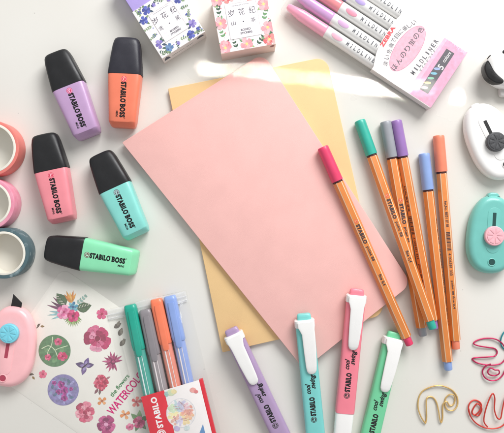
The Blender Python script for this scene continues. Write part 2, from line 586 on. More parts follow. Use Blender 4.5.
# ------------------------------------------------------------------ washi tapes
def washi(label, c, R, rc_out, rc_in, h, color, deco=None):
    o = Vector(((c[0] - 252), (216.5 - c[1]), 0.05))
    t = thing('washi_tape', label, 'tape', 'washi tape rolls at the left edge', o)
    def ring(bm, ro, ri, z0, z1, ch):
        n = 96
        prof = [(ri, z0), (ro - ch, z0), (ro - ch * .3, z0 + ch * .3), (ro, z0 + ch), (ro, z1 - ch), (ro - ch * .3, z1 - ch * .3), (ro - ch, z1), (ri, z1)]
        rg = [[bm.verts.new((p[0] * math.cos(2 * PI * i / n), p[0] * math.sin(2 * PI * i / n), p[1])) for p in prof] for i in range(n)]
        for i in range(n):
            a, b2 = rg[i], rg[(i + 1) % n]
            for k in range(len(prof)):
                bm.faces.new((a[k], a[(k + 1) % len(prof)], b2[(k + 1) % len(prof)], b2[k]))
    bm = bmesh.new(); ring(bm, R, rc_out + .05, .2, h, .5)
    # wound layers and a printed pattern
    m, nt, b, out = base_nodes('washi_' + color[1:])
    tc = nt.nodes.new('ShaderNodeTexCoord')
    base = nt.nodes.new('ShaderNodeTexNoise'); base.inputs['Scale'].default_value = 150 if deco else 60; base.inputs['Detail'].default_value = 6
    nt.links.new(tc.outputs['Object'], base.inputs['Vector'])
    cr = nt.nodes.new('ShaderNodeValToRGB')
    cr.color_ramp.elements[0].position = .35; cr.color_ramp.elements[1].position = .65
    cr.color_ramp.elements[0].color = hexc(color)
    cr.color_ramp.elements[1].color = hexc(deco or color, 1.0 if deco else 1.12)
    if deco and deco == '#aab8ba':
        cr.color_ramp.elements[0].position = .52; cr.color_ramp.elements[1].position = .72
    nt.links.new(base.outputs['Fac'], cr.inputs['Fac'])
    nt.links.new(cr.outputs['Color'], b.inputs['Base Color'])
    b.inputs['Roughness'].default_value = .5
    b.inputs['Subsurface Weight'].default_value = .0
    sx = nt.nodes.new('ShaderNodeSeparateXYZ'); nt.links.new(tc.outputs['Object'], sx.inputs[0])
    cx_ = nt.nodes.new('ShaderNodeCombineXYZ'); nt.links.new(sx.outputs[0], cx_.inputs[0]); nt.links.new(sx.outputs[1], cx_.inputs[1])
    ln = nt.nodes.new('ShaderNodeVectorMath'); ln.operation = 'LENGTH'; nt.links.new(cx_.outputs[0], ln.inputs[0])
    ml = nt.nodes.new('ShaderNodeMath'); ml.operation = 'MULTIPLY'; ml.inputs[1].default_value = 9000; nt.links.new(ln.outputs['Value'], ml.inputs[0])
    sn = nt.nodes.new('ShaderNodeMath'); sn.operation = 'SINE'; nt.links.new(ml.outputs[0], sn.inputs[0])
    bp = nt.nodes.new('ShaderNodeBump'); bp.inputs['Strength'].default_value = .15; bp.inputs['Distance'].default_value = .0003
    nt.links.new(sn.outputs[0], bp.inputs['Height']); nt.links.new(bp.outputs['Normal'], b.inputs['Normal'])
    build('tape', bm, m, t)
    bm = bmesh.new(); ring(bm, rc_out, rc_in, 0, h + .25, .3)
    build('core', bm, mat('tape_core_card', '#ece7da', .6, .05, bump=.1), t)

washi('coral washi tape roll, topmost of the three at the left edge', (-1, 150), 27, 24.2, 22.0, 19, '#e07c72')
washi('bubblegum pink washi tape roll between the coral and the dark teal rolls', (-3.2, 204), 25, 21.6, 19.6, 19, '#e58ca4', '#eda8ba')
washi('dark teal washi tape roll with pale mottled print, lowest of the three', (11.2, 252.2), 24.6, 21.2, 19.2, 19, '#50696f', '#aab8ba')

# ------------------------------------------------------------------ mini cutters
def cutter(label, centre, axis, hw, hh, h, body_m, slider_m, slot_m, slider_s, blade=None, pinch=0.0, hole_s=None, slot=(0.05, .5), group='mini craft cutters', tilt=0.0):
    """egg-shaped pocket cutter; local X runs along its length, towards the blade"""
    c = P(centre[0], centre[1], h * .45); c.z = .1
    d = Vector((axis[0], -axis[1], 0))
    t = thing('pocket_cutter', label, 'cutter', group, c, d)
    pts = []
    n = 72
    for i in range(n):
        a = 2 * PI * i / n
        cx, sy = se(a, 2.35)
        x = hh * cx
        y = hw * sy * (1 - .10 * (x / hh)) * (1 - pinch * math.exp(-((x - hh * .45) / (hh * .22)) ** 2))
        pts.append((x, y))
    bm = bmesh.new()
    prism(bm, pts, 0, h, h * .48, steps=8, rb=h * .35)
    bo = build('body', bm, body_m, t)
    # recessed slider track: rounded tray rim and dark slot
    x0, x1 = hh * slot[0], hh * slot[1]
    rim = bmesh.new()
    rp = round_poly([(x0 - hh * .42, -6.5), (x1 + 5, -6.5), (x1 + 5, 6.5), (x0 - hh * .42, 6.5)], 6.2)
    prism(rim, rp, h - .5, h + .35, .3, steps=3, rb=0)
    build('slider_track', rim, body_m, t)
    sl = bmesh.new()
    s0, s1 = (x0, x1) if slider_s >= 0 else (x0, x1)
    prism(sl, round_poly([(s0, -1.7), (s1, -1.7), (s1, 1.7), (s0, 1.7)], .5), h + .1, h + .45, 0, rb=0)
    build('slot', sl, slot_m, t)
    sb = bmesh.new()
    sxp = hh * abs(slider_s) * (1 if slider_s >= 0 else -1)
    prism(sb, disc_pts(sxp, 0, 9.6, n=56), h + .3, h + 4.2, 1.1, steps=5, rb=.2)
    so = build('slider_button', sb, slider_m, t)
    # raised segments on the button, like a slice of citrus
    sg = bmesh.new()
    for i in range(8):
        a0, a1 = 2 * PI * (i + .1) / 8, 2 * PI * (i + .9) / 8
        pp = [(sxp + 2.0 * math.cos((a0 + a1) / 2), 2.0 * math.sin((a0 + a1) / 2))]
        for k in range(6):
            a = a0 + (a1 - a0) * k / 5
            pp.append((sxp + 7.4 * math.cos(a), 7.4 * math.sin(a)))
        prism(sg, pp, h + 4.1, h + 4.6, .2, steps=2, rb=0)
    build('grip_segments', sg, slider_m, so)
    if hole_s is not None:
        hb = bmesh.new()
        prism(hb, disc_pts(hh * hole_s, 0, 3.2, n=28), h - 2.5, h - .1 + .35, 0, rb=0)
        build('cord_hole', hb, slot_m, t)
        hr = bmesh.new()
        tube(hr, [Vector((hh * hole_s + 3.6 * math.cos(2 * PI * i / 32), 3.6 * math.sin(2 * PI * i / 32), h + .1)) for i in range(32)], .5, n=8, closed=True)
        build('hole_rim', hr, body_m, t)
    return t

BLADE = mat('dark_steel_blade', '#3a3838', .35, .08, metal=.6)
MINT = mat('mint_plastic', '#74c0b6', .33, .03, bump=.03, coat=.2)
PINKP = mat('pink_plastic', '#fdbfc2', .33, .03, bump=.03, coat=.2)
PINKB = mat('pale_pink_button', '#f0b4bc', .4, .03)
BLUEB = mat('sky_blue_button', '#7fd3e4', .4, .03)
DARKB = mat('charcoal_button', '#4c4c4e', .45, .06)
DARKSLOT = mat('dark_slot', '#262626', .5, .05)
GREENSLOT = mat('deep_green_slot', '#1f4a46', .5, .05)
REDSLOT = mat('deep_rose_slot', '#b04458', .5, .05)
ROSEHOLE = mat('rose_hole', '#d8566c', .5, .05)

ct = cutter('mint egg-shaped pocket cutter with round pink slider button, at the right edge', (490.5, 234.5), (.06, -1), 23.5, 38.5, 13, MINT, PINKB, GREENSLOT, -.03, slot=(-.05, .56), hole_s=-.70)
tip = bmesh.new(); prism(tip, round_poly([(33, -6), (41.5, -6), (41.5, 6), (33, 6)], 4.5), 2, 9, 1.5)
build('blade_guard', tip, MINT, ct)
cw = cutter('white egg-shaped pocket cutter with round charcoal slider button', (491.5, 141.5), (-.44, -.9), 24, 39.5, 13, WHITE_PL, DARKB, DARKSLOT, -.04, slot=(-.1, .55), hole_s=-.66)
tip = bmesh.new(); prism(tip, round_poly([(32, -5), (41, -5), (41, 5), (32, 5)], 3.5), 2, 9, 1.5)
build('blade_guard', tip, WHITE_PL, cw)
cp = cutter('pink pocket cutter with blue slider button and its dark blade slid out', (10.5, 346), (.16, -1), 25.5, 40, 13, PINKP, BLUEB, REDSLOT, .36, slot=(-.26, .36), hole_s=-.76)
bl = bmesh.new()
prism(bl, [(34, -5.2), (44.2, -5.2), (51.5, 4.6), (34, 5.2)], 7.0, 8.0, .15, steps=2)
build('blade', bl, BLADE, cp)

# white animal-shaped gadget at the top right
c = P(515, 63, 8); c.z = .1
dog = thing('animal_shaped_cutter', 'white animal-faced gadget with black ear and eye, cut by the right edge', 'cutter', None, c, Vector((1, 0, 0)))
bm = bmesh.new()
pts = []
for i in range(72):
    a = 2 * PI * i / 72
    cx, sy = se(a, 2.2)
    pts.append((30 * cx, 23 * sy - 3 + 3 * cx))
prism(bm, pts, 0, 17, 8.2, steps=9, rb=6)
build('body', bm, WHITE_PL, dog)
BLK = mat('glossy_black_plastic', '#1c1b1b', .3, .05)
bm = bmesh.new()
ear = [Vector(p) for p in [(-30.5, -1.0), (-28.3, 1.8), (-25.8, -1.5), (-22.5, -7.8), (-18.5, -12.5), (-13.2, -17.3), (-14.0, -20.4), (-18.0, -20.8), (-23.5, -19.0), (-28.5, -14.8), (-31.2, -8.6), (-31.6, -4.2)]]
prism(bm, spline(ear, closed=True, sub=5), 8, 18.6, 1.3, steps=4)
bmesh.ops.translate(bm, vec=(-2.2, -1.6, 0), verts=bm.verts)
build('ear', bm, BLK, dog)
for ex, ey, r in ((-13.7, 8.9, 2.5), (4, 10.5, 2.5)):
    bm = bmesh.new(); prism(bm, disc_pts(ex, ey, r, r * .8, .3, 24), 15, 17.5, .5, steps=3)
    build('eye', bm, BLK, dog)
bm = bmesh.new()
tube(bm, spline([Vector((-28.0, 3.2, 9.6)), Vector((-27.2, 5.0, 10.8)), Vector((-25.8, 6.6, 12.2))]), .55)
build('eyebrow_mark', bm, BLK, dog)
bm = bmesh.new()
prism(bm, round_poly([(-14.5, -33), (1, -33), (1, -16), (-14.5, -16)], 3), 2, 8, 1.5)
build('handle_base', bm, mat('grey_white_plastic', '#cfcac6', .4, .03), dog)

# ------------------------------------------------------------------ notebooks
def notebook(name, label, corners, radii, z0, z1, color, edge):
    pts = [P(x, y, z1) for x, y in corners]
    c = sum(pts, Vector()) / len(pts)
    t = thing(name, label, 'notebook', 'stacked thin notebooks')
    t.location = Vector((c.x, c.y, z0)) * S
    loc = [(p.x - c.x, p.y - c.y) for p in pts]
    out_ = round_poly(loc, radii, 10)
    hh = z1 - z0
    bm = bmesh.new(); prism(bm, out_, hh - .75, hh, .35, steps=3, rb=0)
    cm = mat(name + '_cover', color, .55, .025, scale=60, bump=.12, bscale=2200, spec=.35)
    nt = cm.node_tree
    bs = nt.nodes['Principled BSDF']
    old = bs.inputs['Normal'].links[0].from_node
    tcn = nt.nodes.new('ShaderNodeTexCoord')
    wv = nt.nodes.new('ShaderNodeTexNoise'); wv.inputs['Scale'].default_value = 14; wv.inputs['Detail'].default_value = 2
    nt.links.new(tcn.outputs['Object'], wv.inputs['Vector'])
    b2 = nt.nodes.new('ShaderNodeBump'); b2.inputs['Strength'].default_value = .2; b2.inputs['Distance'].default_value = .004
    nt.links.new(wv.outputs['Fac'], b2.inputs['Height'])
    nt.links.new(old.outputs['Normal'], b2.inputs['Normal'])
    nt.links.new(b2.outputs['Normal'], bs.inputs['Normal'])
    build('cover', bm, cm, t)
    bm = bmesh.new(); prism(bm, out_, 0, .7, .1, steps=2, rb=.2)
    build('back_cover', bm, cm, t)
    bm = bmesh.new(); prism(bm, offset_poly(ccw([Vector(p) for p in out_]), 1.0), .72, hh - .77, .2, steps=2)
    build('pages', bm, mat(name + '_pages', edge, .7, .06, bump=.2), t)
    return t, c
ny, cy_ = notebook('notebook', 'pale yellow softcover notebook lying under the pink one', [(168, 88.5), (326.5, 56.5), (385, 315), (222.5, 352.5)], [1.2, 12, 12, 1.2], .05, 4.0, '#eec891', '#f0dfc0')
np_, cp_ = notebook('notebook', 'pink softcover notebook lying on top of the yellow one', [(122, 142.5), (263, 53), (411.5, 284), (304, 369.5)], [1.2, 11, 12, 1.2], 4.1, 8.6, '#f0bbb4', '#f4e4e0')

# ------------------------------------------------------------------ fineliners
WHITE_STRIPE = mat('white_stripe', '#f2d2ae', .4, .03, bump=0)
ORANGE_PEN = mat('orange_pen_lacquer', '#de8540', .34, .04, bump=.03, coat=.3)
RING = mat('dark_ring', '#4a2020', .45, .05)
def fineliner(label, tip, end, zt, ze, color, text_side='top', text_kind='logo', plug=None):
    a, b_ = P(tip[0], tip[1], zt), P(end[0], end[1], ze)
    L = (b_ - a).length
    t = thing('fineliner', label, 'pen', 'orange striped fineliners beside the notebooks', a, b_ - a)
    D = 9.5
    prof = ngon_sec(D, 6, .46, 0)
    col = mat('fineliner_cap_' + color[1:], color, .38, .04, bump=.05, bscale=1800, coat=.15)
    bm = bmesh.new()
    capd = ngon_sec(10.8, 6, 1.5, 0)
    extr(bm, capd, [(0, .82), (.5, .93), (1.4, .99), (4, 1.0), (35.4, 1.03), (36.2, 1.0)])
    build('cap', bm, col, t, angle=30)
    bm = bmesh.new(); extr(bm, ngon_sec(9.4, 6, 1.2, 0), [(34.5, 1), (38.2, 1)])
    build('cap_ring', bm, RING, t)
    bm = bmesh.new()
    extr(bm, prof, [(38, .97), (38.4, 1), (L - 9.4, 1), (L - 8.8, .97)], corner_mi=1)
    build('barrel', bm, [ORANGE_PEN, WHITE_STRIPE], t, angle=20)
    bm = bmesh.new()
    extr(bm, ngon_sec(7.8, 6, 1.4, 0), [(L - 10, 1), (L - 1.0, .99), (L - .3, .93), (L, .8)])
    build('end_plug', bm, col, t, angle=30)
    bmt = bmesh.new()
    z = D / 2 + .06
    if text_kind == 'logo':
        merge(bmt, heavy('STABILO', 20.5, 4.0, .045, .16, 1.16), T(93, 0, z))
        merge(bmt, heavy('point 88', 15.5, 3.7, .02, .1, 1.1), T(114, 0, z))
        merge(bmt, heavy('fine 0,4', 12, 3.5, .02, .12, 1.1), T(142, 0, z))
    else:
        merge(bmt, text_bm('Art.No. 88/31 EF 88', 26, 2.7, bold=.03), T(78, 0, z))
        x = 96
        rnd = random.Random(len(label))
        while x < 114:
            w = rnd.choice((.4, .5, .9, 1.2))
            for q in ([(x, -1.9), (x + w, -1.9), (x + w, 1.9), (x, 1.9)],):
                bmt.faces.new([bmt.verts.new((p[0], p[1], z)) for p in q])
            x += w + rnd.choice((.4, .6, .9))
        merge(bmt, text_bm('4 006381 333', 22, 2.6, bold=.03), T(128, 0, z))
        merge(bmt, text_bm('point 88 fine 0,4', 28, 2.7, bold=.03), T(158, 0, z))
    if text_side == 'right':
        bmesh.ops.transform(bmt, matrix=Matrix.Rotation(-PI / 3, 4, 'X'), verts=bmt.verts)
    elif text_side == 'left':
        bmesh.ops.transform(bmt, matrix=Matrix.Rotation(PI / 3, 4, 'X'), verts=bmt.verts)
    me_o = flat(bmt, 'lettering', BROWN_INK, t)
    if text_kind == 'logo' and text_side == 'top':
        ik = Ink(z); emblem(ik, 79.5, 0, 2.1, 0, '#d8402c', '#f3b070')
        ik.build('emblem', INK, t)
    return t

G0 = 4.85
fineliner('magenta capped fineliner lying across the pink notebook', (322.5, 147), (409.8, 345), 13.6, 9.0, '#e5426c')
fineliner('purple capped fineliner touching the grey capped one', (396, 120.5), (434.5, 329), G0, G0, '#9a74b4', 'left', 'code')
fineliner('grey capped fineliner crossed by the teal capped one', (385.5, 121.5), (423, 336), G0, G0, '#9b9da3', 'top', 'logo')
fineliner('teal capped fineliner lying on top of the grey one', (359.5, 120.5), (433, 329), 5.2, 18.2, '#32ae9a')
fineliner('blue capped fineliner beside the orange capped one', (424, 153.5), (448.5, 370), G0, G0, '#8fa9dc', 'right', 'code')
fineliner('orange capped fineliner, rightmost of the fineliners', (438.5, 135.5), (456, 349), G0, G0, '#f28a6c', 'top', 'code')

# ------------------------------------------------------------------ clip highlighters along the bottom edge
def clip_highlighter(label, top, bot, zt, zb, color, clip_off, text_x=0, dark='#202022'):
    a, b_ = P(top[0], top[1], zt), P(bot[0], bot[1], zb)
    d = (b_ - a).normalized()
    t = thing('clip_highlighter', label, 'highlighter', 'slim pastel highlighters along the bottom edge', a, d)
    col = mat('clip_highlighter_' + color[1:], color, .36, .03, bump=.04, bscale=1500, coat=.1)
    bm = bmesh.new()
    loft(bm, [(0, 0, 5.6, -2.6, 2.8, 3), (.8, 0, 6.5, -3.2, 3.4, 3.4), (3, 0, 6.9, -3.5, 3.7, 3.8), (9, 0, 7.0, -3.5, 3.8, 3.8)], n=36)
    build('end_plug', bm, col, t)
    bm = bmesh.new()
    loft(bm, [(7, 0, 9.0, -5.0, 5.0, 3.6), (14, 0, 9.1, -5.2, 5.2, 3.8), (60, 0, 9.2, -5.3, 5.3, 3.8), (120.5, 0, 9.4, -5.4, 5.4, 3.8), (123, 0, 9.3, -5.4, 5.4, 3.8)], n=40)
    build('cap', bm, col, t)
    bm = bmesh.new()
    loft(bm, [(122.8, 0, 8.6, -5.0, 5.0, 3.6), (124, 0, 9.0, -5.2, 5.2, 3.6), (165, 0, 8.6, -5.0, 5.0, 3.4), (176, 0, 7.0, -4.4, 4.4, 3), (178, 0, 5.5, -3.6, 3.6, 2.6)], n=40)
    build('barrel', bm, WHITE_PL, t)
    # white collar and the clip springing from it
    cl = bmesh.new()
    loft(cl, [(5.6, 0, 9.2, -5.2, 5.6, 3.4), (6.4, 0, 9.9, -5.6, 6.2, 3.6), (12.2, 0, 10.0, -5.7, 6.4, 3.6), (13, 0, 9.7, -5.5, 6.0, 3.6)], n=40)
    co = build('clip_collar', cl, WHITE_PL, t)
    cb = bmesh.new()
    o0 = clip_off * .35
    loft(cb, [(7.5, o0, 8.3, 5.3, 7.5, 4), (12, o0, 8.2, 5.6, 8.0, 4), (15, clip_off * .6, 7.2, 6.0, 8.3, 4), (19, clip_off, 6.4, 6.3, 8.6, 4), (36, clip_off, 6.0, 6.3, 8.7, 4),
              (50, clip_off * .9, 5.3, 6.0, 8.4, 4), (55, clip_off * .9, 4.8, 5.6, 8.1, 3.6), (57.4, clip_off * .9, 3.8, 5.2, 7.6, 3), (58.6, clip_off * .9, 2.2, 5.0, 7.0, 2.6)], n=36)
    build('clip', cb, WHITE_PL, t)
    z = 5.38
    bmt = bmesh.new()
    merge(bmt, text_bm('swing', 15, 6.4, bold=.03, shear=.45), T(66.5, 2.6, z + .05, PI))
    merge(bmt, text_bm('cool', 10.5, 5.0, bold=.03, shear=.45), T(73.5, -3.2, z + .05, PI))
    merge(bmt, heavy('STABILO', 19, 5.6, .04, .17, 1.16), T(91.5, -.4, z + .05, PI))
    flat(bmt, 'lettering', mat('dark_print', dark, .45, 0, bump=0), t)
    ik = Ink(z + .05)
    emblem(ik, 104.6, -.4, 3.0, PI, dark, color)
    ik.build('emblem', INK, t)
    return t

clip_highlighter('lilac slim highlighter with white clip, bottom left of the four', (230.6, 328.5), (280, 433), 10, 5.8, '#ae94b8', -1.0)
clip_highlighter('turquoise slim highlighter with white clip over the pink notebook corner', (303.6, 313.5), (315.3, 433), 14.4, 6.4, '#7dd0cb', 2.2)
clip_highlighter('pink slim highlighter with white clip, resting on both notebooks', (357, 289), (342.5, 433), 14.6, 6.6, '#f58696', .8)
clip_highlighter('green slim highlighter with white clip, right of the pink slim one', (394.5, 332), (370.5, 433), 5.8, 5.8, '#74ce9c', 2.2)

# ------------------------------------------------------------------ wire clips
def wire_clip(label, strands, color, r=.7, metal=.45, rough=.35):
    cx = sum(p[0] for s in strands for p in s[0]) / sum(len(s[0]) for s in strands)
    cyy = sum(p[1] for s in strands for p in s[0]) / sum(len(s[0]) for s in strands)
    c = P(cx, cyy, 1)
    c.z = 0
    bm = bmesh.new()
    for k, (pts, closed) in enumerate(strands):
        q = []
        for i, p in enumerate(pts):
            v = P(p[0], p[1], 1) - c
            v.z = r + .1 + 1.1 * (1 + math.sin(i * 1.3 + k * 2)) * .6 + k * .8
            q.append(v)
        tube(bm, spline(q, closed=closed, sub=10), r, n=10, closed=closed)
    o = build('wire_paper_clip', bm, mat('clip_wire_' + color[1:], color, rough, .05, metal=metal, bump=0), None)
    o.location = c * S
    tag(o, label, 'paper clip', 'bent wire paper clips')
    return o

wire_clip('gold wire paper clip bent into an animal outline, leftmost of the clips', [
    ([(425.5, 423.5), (421, 417), (418, 408), (418.6, 399), (422, 392), (429, 387.5), (438, 385.3), (446, 387), (453, 391), (457.3, 397.5), (457.2, 405), (453, 410), (447.5, 409.5), (445, 404.5), (445.6, 398.5), (449, 394.5), (453, 394.6), (455, 399), (453.5, 404.5), (449.5, 405.5), (446.5, 401.5), (443, 403.5), (442.6, 410), (442.7, 418), (441.2, 422.5), (439.6, 419), (438.2, 410), (436.3, 402), (432.8, 397.5), (428, 397), (426, 400.5), (426.2, 410), (426.6, 418), (425.8, 423)], False)], '#dfba78')
wire_clip('orange-red wire paper clip with looped outline, in the lower right corner', [
    ([(470, 415.5), (468, 409.5), (469.2, 403.5), (474, 400.2), (479.5, 402), (481.3, 406), (478.5, 411.5), (474.2, 414.8), (472.2, 412), (474.5, 406.5), (477.5, 403.6), (481.4, 408.5), (478.4, 415.5), (474.2, 414.6)], False),
    ([(468, 408), (470.5, 416.5), (476.5, 423.5), (485, 427.5), (494, 428), (502, 425), (507.5, 418), (510, 408)], False),
    ([(487, 426.5), (483.4, 421), (484.3, 411), (488, 399), (491.8, 393), (494.2, 398), (493.8, 409), (496.2, 417), (499.5, 417.5), (501.5, 409), (504.5, 398), (509, 393), (512, 400), (510.5, 409)], False)], '#d84a40')
wire_clip('crimson wire paper clip with pointed loops, right edge above the orange-red clip', [
    ([(505.5, 349), (501, 342.5), (494, 338.7), (485, 338.4), (477, 340.5), (473.4, 343.4), (478, 345.6), (487, 347.2), (494.5, 348.6), (497.2, 352), (494.6, 355.8), (487, 356.8), (478, 357.4), (472.4, 358.8), (476, 362.4), (484, 364.4), (494, 364.8), (502, 362.5), (506.5, 356), (505.5, 349)], False),
    ([(490, 363.5), (484.5, 366.5), (482.3, 371.5), (484.2, 377), (489.5, 380), (496, 379.5), (501.8, 375.5), (505, 369.5)], False),
    ([(487.8, 369.5), (490.6, 367.8), (494, 369.4), (497.5, 369.6), (498.2, 373), (494.5, 375.2), (489.5, 374.6), (487, 372.2)], True)], '#c02c5c')
wire_clip('teal wire paper clip mostly cut off by the right edge', [
    ([(505.5, 331), (501.6, 335.5), (500.3, 341.5), (502.2, 347), (507, 350.5), (514, 348), (517, 340), (513, 332)], True)], '#2b8f9c')

# ------------------------------------------------------------------ small square sticker boxes
def sticker_box(label, bl_, br_, depth, h, side_m, drawer=None, motif='blue', line2=('山', '茶'), seed=1):
    A, B = P(bl_[0], bl_[1], h), P(br_[0], br_[1], h)
    A.z = B.z = 0.05
    W = (B - A).length
    t = thing('sticker_box', label, 'box', 'small square sticker boxes', A, B - A)
    D = depth
    bm = bmesh.new(); prism(bm, [(0, 0), (W, 0), (W, D), (0, D)], 0, h, .45, steps=3)
    build('sleeve', bm, side_m, t)
    if drawer:
        bm = bmesh.new(); prism(bm, [(1, D - 4), (W - 1, D - 4), (W - 1, D + 34), (1, D + 34)], .6, h - .8, .4, steps=3)
        build('drawer', bm, mat('lavender_card', drawer, .5, .03, bump=.06), t)
    rnd = random.Random(seed)
    ik = Ink(h + .03)
    if motif == 'blue':
        f1, f2, f3 = ['#4b56a8', '#5f6cc0', '#3f4a94'], ['#8a7cc4', '#a596d6', '#7466b4'], ['#5a7fae', '#7396c0']
        gr = ['#6e8a66', '#4f6a5e', '#8ba27c', '#3f5468']
    else:
        f1, f2, f3 = ['#ee8a98', '#f4a6ae', '#e56a80'], ['#f08f8c', '#f6b4b0', '#e4696e'], ['#f2a0a8', '#f7bcc0']
        gr = ['#6fa06c', '#4f7f56', '#9cc07a', '#3e5e48']
    ik.bounds = (W, D)
    ik.poly([(.5, .5), (W - .5, .5), (W - .5, D - .5), (.5, D - .5)], '#f3efee')
    # border of flowers and sprigs round a plain panel
    m_ = 11.5
    spots = []
    for side in range(4):
        nn = 6 if motif == 'blue' else 5
        for i in range(nn):
            s_ = (i + .5) / nn
            if side == 0: x, y = W * s_, 5.6
            elif side == 1: x, y = W * s_, D - 5.6
            elif side == 2: x, y = 5.4, D * s_
            else: x, y = W - 5.4, D * s_
            spots.append((x + rnd.uniform(-.8, .8), y + rnd.uniform(-.8, .8), side))
    for pas, i, (x, y, side) in [(q, i, sp_) for q in (0, 1) for i, sp_ in enumerate(spots)]:
        g = rnd.choice(gr)
        out_a = rnd.uniform(0, 2 * PI)
        if pas == 0 and (i % 3 != 1 if motif == 'blue' else i % 2 == 1):
            ik.sprig(x - 4 * math.cos(out_a), y - 4 * math.sin(out_a), out_a, 8.6 if motif == 'blue' else 10, 4 if motif == 'blue' else 3, .6 if motif == 'blue' else .95, g, 2.6 if motif == 'blue' else 3.6)
        if pas == 0:
            continue
        if (i % 3 == 1 and motif == 'blue') or (motif == 'rose' and i % 2 == 0):
            r = 4.4 if motif == 'blue' else 6.4
            cs = rnd.choice([f1, f2, f3])
            for q in range(3):
                aa = rnd.uniform(0, 2 * PI)
                ik.leaf(x + r * .6 * math.cos(aa), y + r * .6 * math.sin(aa), aa, 4.4, 1.1, rnd.choice(gr))
            ik.flower(x, y, r, 5, cs, '#f3e08c' if motif != 'blue' else cs[-1], rnd.uniform(0, 1), layers=2 if motif == 'rose' else 1, wide=.8)
        elif i % 3 == 2 and motif == 'blue':
            ik.flower(x + rnd.uniform(-1, 1), y + rnd.uniform(-1, 1), 2.0, 5, rnd.choice([f1, f2]), None, rnd.uniform(0, 1), layers=1, wide=.8)
        if rnd.random() < .7:
            ik.disc(x + rnd.uniform(-4, 4), y + rnd.uniform(-3, 3), .6, rnd.choice(f1 + f2), n=10)
    # plain panel with a fine frame
        z_panel = h + .03 + .0006 * (ik.k + 3)
    ik2 = Ink(z_panel)
    fr = '#cfc6c6'
    ik2.poly([(m_, m_), (W - m_, m_), (W - m_, D - m_), (m_, D - m_)], fr)
    ik2.poly([(m_ + .35, m_ + .35), (W - m_ - .35, m_ + .35), (W - m_ - .35, D - m_ - .35), (m_ + .35, D - m_ - .35)], '#f3eef0')
    ik.build('floral_print', INK, t)
    ik2.build('title_panel', INK, t)
    zt = z_panel + .03
    bmt = bmesh.new()
    cxm = W / 2
    for i, ch in enumerate('岁花纪'):
        merge(bmt, text_bm(ch, 6.0, 6.4, bold=.0), T(cxm + (i - 1) * 10.2, D * .64, zt))
    merge(bmt, text_bm(line2[0], 4.2, 4.4), T(cxm - 9.6, D * .47, zt))
    merge(bmt, text_bm(line2[1], 4.2, 4.4), T(cxm + 9.6, D * .47, zt))
    bmt2 = disc_pts(cxm, D * .47, .6, n=12)
    bmt.faces.new([bmt.verts.new((p.x, p.y, zt)) for p in bmt2])
    merge(bmt, text_bm('BOXED', 9.5, 2.0, bold=.03), T(cxm + 1, D * .335, zt))
    merge(bmt, text_bm('STICKERS', 11.5, 2.0, bold=.03), T(cxm + 1, D * .28, zt))
    merge(bmt, text_bm('the language of flowers', 17, 1.1), T(cxm, D * .755, zt))
    flat(bmt, 'lettering', mat('title_ink', '#4a4450', .5, 0, bump=0), t)
    # the small print on the near side
    bms = bmesh.new()
    R = Matrix.Translation((W * .45, -.04, h * .5)) @ Matrix.Rotation(PI / 2, 4, 'X')
    if motif == 'blue':
        merge(bms, text_bm('stickers box · 40 pcs', W * .5, 3.2), R)
        flat(bms, 'side_lettering', GREY_INK, t)
        lm = mat('dark_leaf_ink', '#4a4f60', .5, .1, bump=0)
        for (xx, w_, h_) in ((1.5, 7, 9), (W - 10, 8.5, 6)):
            bm = bmesh.new()
            pts = [(xx, 0), (xx + w_, 0), (xx + w_ * .8, h_ * .7), (xx + w_ * .45, h_), (xx + w_ * .1, h_ * .6)]
            vs = [bm.verts.new((p[0], -.05, h - 2 - h_ + p[1])) for p in pts]
            bm.faces.new(vs)
            flat(bm, 'side_print', lm, t)
    else:
        bms.free()
        bm = bmesh.new()
        for (xx, w_) in ((W - 6, 5),):
            vs = [bm.verts.new((xx + p[0] * w_, -.05, h - 9 + p[1] * 8)) for p in ((0, .2), (.6, 0), (1, .4), (.8, 1), (.3, .8))]
            bm.faces.new(vs)
        flat(bm, 'side_print', mat('dark_rose_ink', '#8a4a50', .5, .1, bump=0), t)
    return t

sticker_box('square sticker box with blue and violet flowers and a lavender drawer', (162, 59), (205, 31.6), 54, 19, PAPER_W, '#b7a4e4', 'blue', ('鸢', '尾'), 3)
sticker_box('square sticker box with pink camellia flowers and a blush side', (221, 54), (275.8, 44), 57, 26, mat('blush_card', '#f0d8ce', .5, .02, bump=.05), None, 'rose', ('山', '茶'), 8)

# ------------------------------------------------------------------ sticker sheet
o = Vector((-10 - 252, 216.5 - 372, 0))
ax = Vector((.82, -.572, 0)).normalized()
sh = thing('sticker_sheet', 'cream sheet of watercolour flower stickers under the pink cutter', 'sticker sheet', None, o, Vector((1, 0, 0)))
ay = Vector((.572, .82, 0)).normalized()
bm = bmesh.new()
q = [Vector((0, 0, 0)), ax * 168, ax * 168 + ay * 127, ay * 127]
prism(bm, round_poly([(p.x, p.y) for p in q], [9, 9, 40, 9]), .05, .14, .04, steps=2)
build('backing_sheet', bm, mat('cream_sticker_paper', '#eeeae1', .42, .012, bump=.03, coat=.15), sh)
def L2(px, py):
    p = P(px, py, .3) - o
    return p.x, p.y
def sticker(name, fn, lab=None):
    ik = Ink(.31)
    fn(ik)
    ob = ik.build(name, INK_S, sh)
    if lab:
        ob['label'] = lab
PK = ['#c8306e', '#d95a8c', '#b4245c', '#e588aa']
RD = ['#c43a5a', '#da6a80', '#a82c4c']
